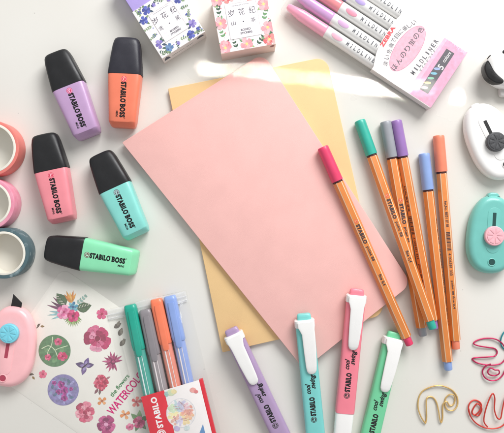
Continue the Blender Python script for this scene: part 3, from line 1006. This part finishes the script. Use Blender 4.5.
def bouquet(k):
    x, y = L2(70, 310)
    for i in range(11):                                   # fan leaf
        a = -PI / 2 + (i - 5) * .19
        k.leaf(x + 3, y - 4, a, 13.5 - abs(i - 5) * .5, 1.1, ['#8fae62', '#6f944e', '#a9c27c'][i % 3])
    for a, Lx, c in ((2.35, 20, '#6a2f55'), (2.6, 19, '#5b2a4e'), (2.85, 21, '#7a4166'), (2.15, 17, '#7c2f5a')):
        k.leaf(x - 3, y - 1, a, Lx, 1.4, c)
    for a, Lx in ((3.25, 21), (3.5, 18), (3.05, 19)):
        k.leaf(x - 2, y - 3, a, Lx, 1.2, '#8fc0c4')
    for (lx, ly, a) in ((-4, 5, 2.25), (7, 1, .25)):     # monstera leaves
        k.leaf(x + lx, y + ly, a, 15, 5.2, '#4b6b48')
        for s in range(4):
            k.stem([(x + lx + 3 * (s + .6) * math.cos(a), y + ly + 3 * (s + .6) * math.sin(a)), (x + lx + 3 * (s + 1.3) * math.cos(a) + 3 * math.cos(a + 1.4), y + ly + 3 * (s + 1.3) * math.sin(a) + 3 * math.sin(a + 1.4))], .5, '#d8cfc4')
        k.stem([(x + lx, y + ly), (x + lx + 13 * math.cos(a), y + ly + 13 * math.sin(a))], .5, '#2f4a38')
    for i in range(5):                                    # bird of paradise
        k.leaf(x + 1, y + 7, 1.1 + i * .28, 11 + (i % 2) * 2, 1.3, ['#e0a04a', '#d98a3c', '#efc070'][i % 3])
    k.sprig(x + 6, y + 5, .75, 13, 4, .9, '#93b9ac', 4)
    k.flower(x + 3, y + 3, 6, 6, ['#4f9fb8', '#3b7fa6', '#7cc0cc'], '#27557c', .3)
    k.flower(x - 6, y - 2, 7.2, 5, ['#e888b0', '#f0aac6', '#d8669a'], '#c23a74', .1, wide=.9)
    k.flower(x + 3, y - 6, 6.4, 5, ['#cf2f70', '#dc5288', '#b3225c'], '#7c1a44', .5, wide=.9)
sticker('bouquet_sticker', bouquet)
def star(px, py, r, col, rot=.3):
    def f(k):
        x, y = L2(px, py)
        k.flower(x, y, r, 5, col, '#b02a50', rot, layers=1, wide=.85)
    return f
sticker('star_flower_sticker', star(102, 314, 6, ['#e0608c', '#d84a7c']))
sticker('star_flower_sticker', star(43, 374.3, 4.2, ['#e2708c', '#da5a7c'], .2))
def big(px, py, r, cols, ctr, rot, n=5):
    def f(k):
        x, y = L2(px, py)
        k.flower(x, y, r, n, cols, ctr, rot, layers=3, wide=.95)
        for i in range(10):
            a = 2 * PI * i / 10 + rot
            k.stem([(x + r * .25 * math.cos(a), y + r * .25 * math.sin(a)), (x + r * .75 * math.cos(a + .1), y + r * .75 * math.sin(a + .1))], .35, cols[2])
    return f
sticker('hibiscus_sticker', big(97.5, 338.5, 13.5, ['#c43a6c', '#d86a90', '#9c2450', '#e596b0'], '#8a1c40', .7))
sticker('peony_sticker', big(85, 412.5, 11, ['#cf5674', '#dd8296', '#b03c5c', '#e8a4b0'], '#a82c50', .2, 6))
sticker('orchid_sticker', big(106, 424.5, 10, ['#a83270', '#c4588c', '#84205a'], '#e0a0c0', .9))
def green_circle(k):
    x, y = L2(54.6, 350.8)
    k.disc(x, y, 16, '#55835a', n=60)
    for (dx, dy, a, Lx) in ((-8, -6, .4, 12), (2, 4, 1.2, 9), (5, -8, 2.4, 11), (-10, 3, 5.4, 10), (9, 4, 4.2, 10), (-2, -12, .9, 9)):
        k.leaf(x + dx, y + dy, a, min(Lx, 11) * .8, 2.2, random.choice(['#3f6c48', '#6f9a6c', '#4a784f']))
    k.stem([(x - 13, y + 2), (x - 6, y + 5), (x, y + 1), (x + 3, y - 6)], .8, '#c9d8b4')
    k.stem([(x - 2, y + 14), (x - 3, y + 6), (x - 7, y - 2), (x - 6, y - 10)], .7, '#c9d8b4')
    k.stem([(x + 13, y + 5), (x + 6, y + 3), (x + 1, y + 1)], .7, '#c9d8b4')
    k.flower(x + 3.5, y + 9, 4.2, 5, ['#cf4672', '#de7090'], '#8c1e44', .3, wide=.9)
    k.flower(x + 8, y - 5.5, 5.0, 5, ['#c83064', '#dc5c86'], '#8c1e44', 1.0, wide=.9)
    k.flower(x - 6.5, y - 6.5, 3.6, 5, ['#cf4672', '#e08098'], '#8c1e44', .1, wide=.9)
sticker('round_sticker', green_circle, 'green round sticker with pink blossoms')
def purple_circle(k):
    x, y = L2(63.2, 390)
    k.disc(x, y, 15.6, '#857fae', n=60)
    for i in range(26):
        a, r = random.uniform(0, 2 * PI), 12.5 * math.sqrt(random.random())
        k.disc(x + r * math.cos(a), y + r * math.sin(a), random.uniform(1.2, 3), random.choice(['#9d98c4', '#736f9e', '#8f9cbf', '#a3a0cf', '#6f7d94']), ry=random.uniform(1, 2.4), rot=a, n=12)
    for (dx, dy, r) in ((-2, 5, 4), (1, -1, 4.4), (1, -8, 3.6), (-9, 7, 2.4), (-5, -2, 3), (8, 1, 2)):
        k.flower(x + dx, y + dy, r, 5, ['#a02e84', '#b84c9c', '#7c2070'], '#5b1a58', dx, wide=.85)
    for (dx, dy, a) in ((-10, -6, .6), (7, 7, 2.2), (-11, 1, 1.4), (6, -8, .2)):
        k.leaf(x + dx, y + dy, a, 5, 1.4, '#56708a')
sticker('round_sticker', purple_circle, 'purple round sticker with violet blossoms')
def butterfly(k):
    x, y = L2(85.2, 366)
    for a, Lx, w, c in ((.15, 9, 2.6, '#5a4a78'), (1.2, 9, 2.6, '#6a5690'), (2.9, 10, 2.8, '#54446e'), (4.4, 9.5, 2.6, '#6e5a8c'), (.1, 5.5, 1.4, '#8f7fb0'), (3.0, 6, 1.5, '#8f7fb0'), (4.4, 5.6, 1.4, '#9a8cba'), (1.25, 5.4, 1.3, '#9a8cba')):
        k.leaf(x, y, a, Lx, w, c)
    k.leaf(x - 4, y - 3, .7, 10, .8, '#2f2838')
sticker('butterfly_sticker', butterfly)
def daisy(k):
    x, y = L2(113, 362)
    for i in range(13):
        a = .2 + i * .41
        k.leaf(x, y, a, 10 + 1.5 * math.sin(i * 2.1), 1.2, ['#a8366a', '#bb5480', '#8c2856'][i % 3])
    k.disc(x, y, 2.6, '#6f2048'); k.disc(x + .4, y + .3, 1.4, '#b04c74')
sticker('daisy_sticker', daisy)
def rosebud(k):
    x, y = L2(101, 383)
    for i, (dx, dy, r) in enumerate(((0, 2, 6), (2.5, 0, 5), (-2.5, -1, 5), (0, -4, 4.5), (1.5, 4, 4))):
        k.flower(x + dx, y + dy, r, 4, RD, None, i * .5, layers=2, wide=.9)
    k.leaf(x - 3, y - 6, 4.1, 6, 1.4, '#7c4f58'); k.leaf(x - 1, y - 7, 4.6, 5, 1.2, '#6f5a58'); k.leaf(x + 5, y + 4, .5, 5, 1, '#a86c74')
sticker('rosebud_sticker', rosebud)
sticker('small_flower_sticker', lambda k: k.flower(*L2(102, 401), 5, 4, ['#dc8a4a', '#e8a468'], '#b05c30', .7, layers=1, wide=.5))
sticker('small_flower_sticker', lambda k: k.flower(*L2(125, 414.5), 5, 4, ['#de8848', '#eaa870'], '#b05c30', .5, layers=1, wide=.5))
sticker('small_flower_sticker', lambda k: k.flower(*L2(136.5, 402), 5.4, 5, ['#d85a5c', '#e07c74'], '#a83a48', .2, layers=1, wide=.6))
def leafy(k):
    for px, py, a in ((117, 325, .6), (122, 333, 1.2), (123, 343, .9)):
        x, y = L2(px, py)
        k.leaf(x - 3, y - 3, a, 9, 2.4, '#6a6458'); k.leaf(x, y - 1, a + .5, 6, 1.4, '#8a8474')
sticker('leaf_sticker', leafy)
def cornerflower(k):
    x, y = L2(139, 421)
    for a in (.4, 1.5, 2.4, 4.4, 5.4):
        k.leaf(x, y, a, 11, 2.6, random.choice(['#6a9a60', '#4f7f50', '#8ab07a']))
    k.flower(x, y - 2, 6.4, 5, ['#d0407a', '#e07aa0', '#b42c64'], '#8c1e4c', .2, wide=.9)
    k.flower(x - 9, y - 6, 4, 5, ['#d8608c', '#e58aa8'], '#8c1e4c', .6, wide=.9)
sticker('flower_and_leaf_sticker', cornerflower)
def twig(px, py, a):
    def f(k):
        x, y = L2(px, py)
        k.stem([(x, y), (x + 5 * math.cos(a), y + 5 * math.sin(a)), (x + 9 * math.cos(a + .3), y + 9 * math.sin(a + .3))], .7, '#5a5042')
        k.leaf(x + 5 * math.cos(a), y + 5 * math.sin(a), a + .9, 4, 1, '#4a4a3c')
        k.leaf(x + 8 * math.cos(a), y + 8 * math.sin(a), a - .4, 4, 1.1, '#8a7444')
    return f
sticker('twig_sticker', twig(33, 329, .35))
sticker('twig_sticker', twig(25, 373, -.45))
bmt = bmesh.new()
x, y = L2(127.5, 391.0)
ra = math.radians(51)
merge(bmt, text_bm('WATERCOLOR', 57, 8.2, bold=.012), T(x, y, .345, ra))
flat(bmt, 'title_lettering', MAGENTA_INK, sh)
bmt = bmesh.new()
x, y = L2(119.5, 385.5)
merge(bmt, text_bm('the flowers', 27, 4.6, bold=.01), T(x, y, .345, ra))
flat(bmt, 'subtitle_lettering', GREEN_INK, sh)

# ------------------------------------------------------------------ clear wallet of four felt pens, lower left
wd = Vector((.238, -.971, 0)).normalized()           # along the pens, downwards in the picture
O = P(106, 311, 0)
wall = thing('pen_wallet', 'clear plastic pen wallet with a red and white card', 'pen case', None, Vector((O.x, O.y, .35)), wd)
# local: X along pens, Y = to the right; Z up
bm = bmesh.new()
def wallet_shell(bm, L, W, h):
    xs = [(-1.5, .35), (0, .5), (6, .8), (10, 2.2), (16, h * .55), (26, h * .93), (40, h), (90, h + .4), (L - 10, h + .4), (L, h * .6)]
    n = 36
    rings = []
    for x, hh in xs:
        top = []
        for j in range(n + 1):
            v = j / n
            y = v * W
            e = min(1, max(0, (y - 8) / 7)) * min(1, max(0, (W - 3 - y) / 6))
            e = e * e * (3 - 2 * e)
            wob = .35 * math.sin(y * .9 + x * .05) * e + .25 * math.sin(x * .35 + y * .2) * e
            top.append(bm.verts.new((x + .8 * math.sin(y * .11) * (1 if x < 8 else 0), y, .25 + (hh + wob) * e + .15)))
        bot = [bm.verts.new((x, y * W, .0)) for y in (1.0, 0.0)]
        rings.append(top + bot)
    m_ = len(rings[0])
    for a, b_ in zip(rings, rings[1:]):
        for i in range(m_):
            bm.faces.new((a[i], a[(i + 1) % m_], b_[(i + 1) % m_], b_[i]))
    bm.faces.new(rings[0]); bm.faces.new(rings[-1])
wallet_shell(bm, 200, 83, 15.2)
build('clear_sleeve', bm, FILM, wall, angle=60)
def to_local(o, px, py, z):
    k = P(px, py, z)
    v = o.matrix_world.inverted() @ (k * S)
    return v.x / S, v.y / S
bpy.context.view_layer.update()
# heat-sealed seam lines near the sleeve mouth, whitened to imitate their glints
bm = bmesh.new()
for xx in (4.2, 8.0):
    tube(bm, [Vector((xx + .8 * math.sin(y * .11) * .3, y, 1.2 + (1.5 if xx > 5 else 0) * min(1, max(0, (y - 8) / 7)) * min(1, max(0, (80 - y) / 6)))) for y in range(1, 83, 3)], .42, n=6)
build('seal_seam', bm, film_mat('seam_plastic_glint', fac=.3, tint=(1, 1, 1, 1), rough=.15, bump=0, haze=.65), wall)
bm = bmesh.new()
vs = []
for x in (-1.2, 1.5, 4.5, 7.5, 10):
    row = []
    for j in range(41):
        y = 1 + 81 * j / 40
        e = min(1, max(0, (y - 8) / 7)) * min(1, max(0, (80 - y) / 6))
        row.append(bm.verts.new((x + .8 * math.sin(y * .11) * (1 if x < 8 else 0), y, 1.3 + .22 * x * e + .25 * math.sin(y * .5 + x))))
    vs.append(row)
for a_, b_ in zip(vs, vs[1:]):
    for j in range(40):
        bm.faces.new((a_[j], a_[j + 1], b_[j + 1], b_[j]))
build('mouth_flap', bm, film_mat('crinkled_film_glint', fac=.04, tint=(1, 1, 1, 1), rough=.1, bump=1.0, bscale=220, haze=.34), wall)  # white mixed into the flap film imitates a bright glint streak
# card
zc = 13.4
x0, y0 = to_local(wall, 141, 397, zc)
x1, y1 = to_local(wall, 199, 380, zc)
def card_piece(name, ya, yb, z0, z1, m_):
    bm = bmesh.new()
    sk = (x1 - x0) / (y1 - y0)
    prism(bm, [(x0 + sk * (ya - y0), ya), (x0 + sk * (yb - y0), yb), (196, yb), (196, ya)], z0, z1, .1, steps=2)
    return build(name, bm, m_, wall)
REDC = mat('red_card', '#d8303e', .42, .04, bump=.03, coat=.2)
card_piece('white_card_panel', y0 + 23.5, y1 - .1, zc - .5, zc, PAPER_W)
card_piece('red_card_panel', y0, y0 + 23.4, zc - .5, zc + .02, REDC)
card_piece('red_card_edge', y1, y1 + 3.6, zc - 5, zc + .02, REDC)
bmt = bmesh.new()
xt, yt = to_local(wall, 157, 412.5, zc)
merge(bmt, text_bm('STABILO', 31, 6.2, bold=.045, spacing=1.12), T(xt, yt, zc + .06, PI))
flat(bmt, 'lettering', WHITE_INK, wall)
ik = Ink(zc + .06)
xe, ye = to_local(wall, 161.5, 434, zc)
emblem(ik, xe, ye, 4.6, PI, '#f4f0ee', '#d8303e')
ik.build('emblem', INK, wall)
ik = Ink(zc + .06)
def cl_(px, py):
    return to_local(wall, px, py, zc)
xg, yg = cl_(181, 413)
pal = ['#efd9a8', '#f2c3a0', '#eaa898', '#e9c4cc', '#c9c6dc', '#bfd2d6', '#cfe0c0', '#f0e4b0', '#e8b8a8', '#d8cfe4']
ik.disc(xg, yg, 14.4, '#c9cdd4', n=60)
ik.disc(xg, yg, 14.0, '#efe9e6', n=60)
rnd = random.Random(5)
for i in range(60):
    a = 2 * PI * i / 60 * 7
    r = 12.2 * math.sqrt((i + .5) / 60)
    ci = int(((a % (2 * PI)) / (2 * PI)) * len(pal))
    ik.disc(xg + r * math.cos(a), yg + r * math.sin(a), rnd.uniform(1.2, 2.6), pal[ci], ry=rnd.uniform(1, 2), rot=a, n=12)
for i in range(14):
    a = rnd.uniform(0, 2 * PI); r = rnd.uniform(2, 9)
    ik.stem([(xg + r * math.cos(a), yg + r * math.sin(a)), (xg + (r + 1) * math.cos(a + .5), yg + (r + 1) * math.sin(a + .5)), (xg + (r + 3) * math.cos(a + .7), yg + (r + 3) * math.sin(a + .7))], .3, '#b98a88')
for (px, py, r, c) in ((171, 392.5, 4.0, '#cfdab4'), (166.5, 394, 2.6, '#9fc4bc'), (174, 391.5, 2.8, '#ecdca8'), (193, 390, 3.2, '#eea8a0'), (196, 391.5, 2.2, '#e88888'), (177, 428.5, 3.2, '#c0b4d4'), (187, 428, 3.0, '#cfdad8')):
    xx, yy = cl_(px, py)
    ik.disc(xx, yy, r, c, ry=r * .8, rot=px, n=20)
xx, yy = cl_(203, 424); x3, y3 = cl_(206.2, 437); x4, y4 = cl_(198, 437)
ik.poly([(xx, yy), (x3, y3), (x4, y4)], '#5f8fc0')
ik.build('card_artwork', INK, wall)

def felt_pen(label, top, bot, capd, cap_len, cap_col, barrel_col):
    a, b_ = P(top[0], top[1], 7.5), P(bot[0], bot[1], 7.5)
    a.z = b_.z = 7.0
    d = (b_ - a).normalized()
    t = thing('felt_pen', label, 'pen', 'felt pens inside the clear wallet', a, d)
    cm = mat('felt_pen_cap_' + cap_col[1:], cap_col, .36, .03, coat=.2)
    bmn = mat('felt_pen_barrel_' + barrel_col[1:], barrel_col, .25, .06, bump=.06, bscale=400, coat=.6)
    bm = bmesh.new()
    loft(bm, [(0, 0, 5.0, -4.2, 3.6, 3.4), (.8, 0, 5.7, -5, 4.4, 3.6), (4, 0, 6.2, -5.6, 5.0, 3.6), (40, 0, 6.5, -5.9, 5.3, 3.6), (44, .3, 6.3, -5.8, 5.2, 3.4), (45, .3, 6.0, -5.6, 5.0, 3.2)], n=32)
    build('cap', bm, cm, t)
    bm = bmesh.new()
    loft(bm, [(6, .6, 2.9, 4.6, 5.9, 3), (9, .6, 3.2, 4.9, 6.2, 3), (42, .3, 3.2, 5.2, 6.4, 3), (48, 0, 3.0, 5.2, 6.2, 2.6), (51, 0, 2.2, 4.9, 5.8, 2.2)], n=20)
    build('clip', bm, cm, t)
    bm = bmesh.new()
    loft(bm, [(42, 0, 5.4, -4.9, 4.6, 2.4), (46, 0, 5.9, -5.2, 4.9, 2.4), (150, 0, 5.9, -5.2, 4.9, 2.4), (168, 0, 4.6, -4.4, 4.4, 2.2)], n=28)
    build('barrel', bm, bmn, t)
    bm = bmesh.new()
    loft(bm, [(50, -1.7, .7, 4.2, 5.2, 2), (146, -1.7, .7, 4.2, 5.2, 2)], n=10)
    loft(bm, [(50, 1.9, .35, 4.3, 4.95, 2), (146, 1.9, .35, 4.3, 4.95, 2)], n=8)
    build('barrel_highlight', bm, mat('painted_highlight_' + barrel_col[1:], '#d6e2e0' if 'teal' in label else '#e6dcdc', .25, .05, bump=0), t)  # pale strips put the barrel's streak highlights into colour
    return t
felt_pen('teal felt pen inside the clear wallet', (129.8, 304.8), (151, 405), 0, 48, '#1fa38c', '#4fa596')
felt_pen('grey felt pen inside the clear wallet', (145, 309.5), (165.5, 405), 0, 45, '#8c868a', '#9c9496')
felt_pen('coral orange felt pen inside the clear wallet', (156, 299), (178.5, 400), 0, 50, '#f5805c', '#e8907c')
felt_pen('periwinkle blue felt pen inside the clear wallet', (169.5, 296), (190.5, 395), 0, 48, '#8ba4dc', '#94a8dc')

# ------------------------------------------------------------------ clear case of soft-tone highlighters, top right
zt = 15.0
A = P(431, 108.8, zt); A.z = 0.05                    # lower right corner of the case
dirx = (P(283.5, 11, zt) - P(431, 108.8, zt)); dirx.z = 0
case = thing('highlighter_case', 'clear plastic case of highlighters with a pink and white card, top right', 'pen case', None, A, dirx)
bpy.context.view_layer.update()
CW, CL = -70.0, 176.0       # local Y runs down-left of X: the case spans y in [CW,0]
def cl(px, py, z=zt):
    return to_local(case, px, py, z)
bm = bmesh.new()
yy0, yy1 = min(0, CW), max(0, CW)
xr, yr = cl(469, 51.5)
sgn = 1 if yr > 0 else -1
W_ = abs(yr)
prism(bm, round_poly(ccw([(0, 0), (CL, 0), (CL, sgn * W_), (0, sgn * W_)]), 1.2, 3), 0, zt, .8, steps=3)
build('clear_shell', bm, FILM_STIFF, case, angle=30)
# the card insert (printed), just under the front face, folding down the near end
zc2 = zt - 1.0
def pl(*pp):
    return [cl(x, y, zc2) for x, y in pp]
bm = bmesh.new()
edge = spline([Vector((*cl(373.5, 66.5, zc2), 0)), Vector((*cl(377, 51, zc2), 0)), Vector((*cl(385, 35, zc2), 0)), Vector((*cl(394, 22, zc2), 0)), Vector((*cl(404, 11.5, zc2), 0))], sub=6)
X2, Y2 = cl(404, 11.5, zc2)
cardpts = [(1.2, sgn * 1.2)] + [(1.2, sgn * (W_ - 1.2)), (X2, sgn * (W_ - 1.2))] + [(e.x, min(max(e.y * sgn, 1.2), W_ - 1.2) * sgn) for e in reversed(edge)] + [(edge[0].x, sgn * 1.2)]
cardpts = [Vector(p) for p in cardpts]
cp2 = []
for p in cardpts:
    if not cp2 or (p - cp2[-1]).length > .3:
        cp2.append(p)
prism(bm, cp2, zc2 - .5, zc2, 0, rb=0)
build('card_insert', bm, PAPER_W, case)
bm = bmesh.new(); prism(bm, ccw([(0.7, sgn * 1.2), (1.2, sgn * 1.2), (1.2, sgn * (W_ - 1.2)), (.7, sgn * (W_ - 1.2))]), 1, zc2, 0, rb=0)
fl = bmesh.new(); prism(fl, ccw([(1.2, sgn * .7), (edge[0].x, sgn * .7), (edge[0].x, sgn * 1.15), (1.2, sgn * 1.15)]), 3, zc2, 0, rb=0)
build('card_side_flap', fl, PAPER_W, case)
build('card_end', bm, mat('pink_card', '#eda0c2', .45, .02, bump=.02), case)
ik = Ink(zc2 + .03)
def clip_in(p):
    return (max(1.3, p[0]), sgn * min(W_ - 1.3, max(1.3, p[1] * sgn)))
strip = [(1.25, sgn * 1.3), (1.25, sgn * (W_ - 1.3)), clip_in(cl(449, 37, zc2)), clip_in(cl(410, 94, zc2))]
ik.poly(strip, '#f0a8c6')
s2 = [clip_in(cl(449, 37, zc2)), clip_in(cl(446, 35.5, zc2)), clip_in(cl(406, 92, zc2)), clip_in(cl(410, 94, zc2))]
ik.poly(s2, '#f3c0d6')
ox, oy = cl(407.5, 48.5, zc2)
def ang_of(p, q):
    a, b_ = cl(*p, zc2), cl(*q, zc2)
    return math.atan2(b_[1] - a[1], b_[0] - a[0])
ao = ang_of((391, 70), (421, 27.5))
ik.disc(ox, oy, 26, '#d888a4', ry=11.6, rot=ao, n=60)
ik.disc(ox, oy, 25.5, '#f2b4c6', ry=11.1, rot=ao, n=60)
lab = [cl(446.5, 48.5, zc2), cl(454.5, 53.5, zc2), cl(428, 94, zc2), cl(419.5, 89, zc2)]
ik.poly(lab, '#45424c')
cc5 = ['#e8a4c8', '#efd890', '#8fd0b0', '#7fc4d8', '#9fb4dc']
for i, cc in enumerate(cc5):
    px, py = 424.6 + i * 3.1, 87.5 - i * 4.7
    xx, yy = cl(px, py, zc2)
    ik.disc(xx, yy, 3.3, cc, ry=1.25, rot=ang_of((0, 0), (4.4, 1.2)) + .2, n=20)
ik.build('card_print', INK, case)
zl = zc2 + .03 + .002 * 40
bmt = bmesh.new()
def place(s, px, py, L, h, rot, bold=0.0, spacing=1.0):
    x, y = cl(px, py, zc2)
    merge(bmt, text_bm(s, L, h, bold, 0, spacing), T(x, y, zl, rot))
for i, ch in enumerate('ほんのり蛍の色'):
    f = (i - 3) / 3
    place(ch, 407.5 + f * 13.0, 48.5 - f * 18.6, 5.6, 5.6, ao, .01)
arc = '淡い色調で目に優しい'
for i, ch in enumerate(arc):
    u = i / (len(arc) - 1)
    px = 385.5 + 28.5 * u - 4.5 * math.sin(PI * u)
    py = 63.5 - 41 * u - 5.0 * math.sin(PI * u)
    place(ch, px, py, 4.2, 4.4, ao + .30 - .6 * u + .0)
for i, ch in enumerate('MILDLINER'):
    f = (i - 4) / 4
    place(ch, 424.5 + f * 11.5, 57 - f * 15.8, 1.2 if ch == 'I' else 2.9, 4.6, ao - .02, .015)
place('マイルドライナー', 428.4, 59.0, 30, 2.2, ao)
flat(bmt, 'lettering', mat('slate_ink', '#55525c', .5, 0, bump=0), case)
bmt = bmesh.new()
x, y = cl(387.6, 36.5, zc2)
merge(bmt, heavy('ZEBRA', 23, 4.2, .03, .15, 1.1), T(x, y, zl, ao + .05))
flat(bmt, 'maker_lettering', RED_INK, case)
bmt = bmesh.new()
x, y = cl(440.8, 67.0, zc2)
merge(bmt, text_bm('5', 3.4, 6.4, bold=.02), T(x, y, zl, ao))
x, y = cl(446.6, 57.0, zc2)
merge(bmt, text_bm('colors', 11.5, 3.6, bold=.01), T(x, y, zl, ao))
flat(bmt, 'colour_count_lettering', WHITE_INK, case)

def soft_highlighter(label, off, x_cap_end, cap_col, oval_col, x_text):
    """lies in the case; local X from the case's card end to its far end"""
    org = case.matrix_world @ Vector((6 * S, sgn * off * S, 0))
    t = thing('soft_highlighter', label, 'highlighter', 'white barrelled highlighters inside the clear case', org / S + Vector((0, 0, 7.0)), dirx)
    cm = mat('soft_cap_' + cap_col[1:], cap_col, .22, .04, bump=.02, coat=.5)
    R = 6.3
    e = 2.3
    xc = x_cap_end - 6
    bm = bmesh.new()
    loft(bm, [(0, 0, 4.0, -3.6, 3.6, e), (1, 0, 5.4, -5.2, 5.2, e), (6, 0, R - .2, -6, 6, e), (xc + 1, 0, R - .2, -6.1, 6.1, e), (xc + 2, 0, 4, -4, 4, e)], n=32)
    build('barrel', bm, WHITE_PL, t)
    bm = bmesh.new()
    EL = CL - 9
    loft(bm, [(xc, 0, 5.0, -4.6, 4.6, e), (xc + 1, 0, 5.9, -5.6, 5.6, e), (xc + 3, 0, 6.1, -6.1, 6.1, e), (xc + 30, 0, 5.7, -5.8, 5.8, e), (EL - 12, 0, 4.8, -5, 5, e), (EL - 2, 0, 3.4, -3.6, 3.6, e), (EL, 0, 2.2, -2.4, 2.4, e)], n=32)
    build('cap', bm, cm, t)
    ik = Ink(6.16)
    # oval colour badge on the barrel, set flush on its rounded top
    xo = xc - 11
    bmo = bmesh.new()
    prof = disc_pts(xo, 0, 6.2, 3.0, 0, 28)
    vs = []
    for p in prof:
        vs.append(bmo.verts.new((p.x, p.y, 6.22 * max(0, 1 - (abs(p.y) / (R - .1)) ** e) ** (1 / e) + .06)))
    rings = [vs]
    for fr in (.8, .6, .4, .2):
        rings.append([bmo.verts.new((xo + (p.x - xo) * fr, p.y * fr, 6.22 * max(0, 1 - (abs(p.y * fr) / (R - .1)) ** e) ** (1 / e) + .07)) for p in prof])
    ctr = bmo.verts.new((xo, 0, 6.3))
    for a_, b_ in zip(rings, rings[1:]):
        for i in range(28):
            bmo.faces.new((a_[i], a_[(i + 1) % 28], b_[(i + 1) % 28], b_[i]))
    for i in range(28):
        bmo.faces.new((rings[-1][i], rings[-1][(i + 1) % 28], ctr))
    flat(bmo, 'colour_badge', mat('badge_' + oval_col[1:], oval_col, .4, .03, bump=0), t)
    bmt = bmesh.new()
    for i, ch in enumerate('MILDLINER'):
        merge(bmt, text_bm(ch, 1.0 if ch == 'I' else 2.5, 4.2, bold=.02), T(xo - 12.5 - i * 4.3, -.3, 6.34, PI))
    for v in bmt.verts:
        v.co.z = 6.22 * max(0, 1 - (abs(v.co.y) / (R - .1)) ** e) ** (1 / e) + .07
    flat(bmt, 'lettering', GREY_INK, t)
    return t
def xloc(px, py):
    return cl(px, py, 12)[0]
soft_highlighter('pink capped highlighter in the clear case, nearest the notebooks', 8.6, xloc(327.5, 31), '#f99fbc', '#f3b4c8', 0)
soft_highlighter('purple capped highlighter in the clear case, next to the pink capped one', 22.6, xloc(335.5, 15.5), '#d29cd4', '#dcaed9', 0)
soft_highlighter('coral capped highlighter in the clear case, behind the purple capped one', 36.4, xloc(345, 2), '#f68c92', '#f294ac', 0)
soft_highlighter('lilac badged highlighter in the clear case, fourth from the notebooks', 50.2, xloc(354, -10), '#a994dc', '#b9a2e0', 0)
soft_highlighter('blue badged highlighter in the clear case, farthest from the notebooks', 63.2, xloc(362, -22), '#8fb0e0', '#a8c0e8', 0)

# ------------------------------------------------------------------ light
w = bpy.data.worlds.new('World')
scene.world = w
w.use_nodes = True
bg = w.node_tree.nodes['Background']
bg.inputs['Color'].default_value = (.985, .992, 1.0, 1)
bg.inputs['Strength'].default_value = .50

def area(name, loc, target, sx, sy, power, color=(1, 1, 1), spread=PI, xaxis=None, shape='RECTANGLE'):
    l = bpy.data.lights.new(name, 'AREA')
    l.shape = shape
    l.size = sx
    l.size_y = sy
    l.energy = power
    l.color = color
    l.spread = spread
    o = bpy.data.objects.new(name, l)
    COL.objects.link(o)
    z = (Vector(loc) - Vector(target)).normalized()
    x = Vector(xaxis) if xaxis else Vector((0, 0, 1)).cross(z)
    x = (x - z * x.dot(z)).normalized()
    y = z.cross(x)
    m = Matrix((x, y, z)).transposed().to_4x4()
    m.translation = Vector(loc)
    o.matrix_world = m
    return o
# the window beyond the top right of the table
area('window_light', (.52, 1.02, .80), (.02, .02, 0), .85, .65, 24.5, (.985, .992, 1.0))
# a blade of sun coming past the blind
sc_ = P(312, 79, 3) * S
sdir = Vector((.28, .10, .95)).normalized()
area('sun_streak', sc_ + sdir * .9, sc_, .172, .0090, .0098, (1, .97, .9), math.radians(.55), xaxis=(1, -.11, 0))
sp_ = P(457.5, 97, 0) * S
area('sun_spot', sp_ + sdir * .9, sp_, .0105, .0115, .0008, (1, .98, .94), math.radians(.3), xaxis=(1, 0, 0), shape='ELLIPSE')

# ------------------------------------------------------------------ camera
cam = bpy.data.cameras.new('camera')
co = bpy.data.objects.new('camera', cam)
COL.objects.link(co)
co.location = (0, 0, H * S)
co.rotation_euler = (0, 0, 0)
cam.sensor_width = 36
cam.sensor_fit = 'HORIZONTAL'
cam.lens = 36 / (2 * (252.0 / H))
cam.clip_start = .01
cam.clip_end = 50
scene.camera = co
scene.view_settings.view_transform = 'Standard'
scene.view_settings.look = 'None'
scene.view_settings.exposure = 0
scene.view_settings.gamma = 1
scene.cycles.transparent_max_bounces = 24
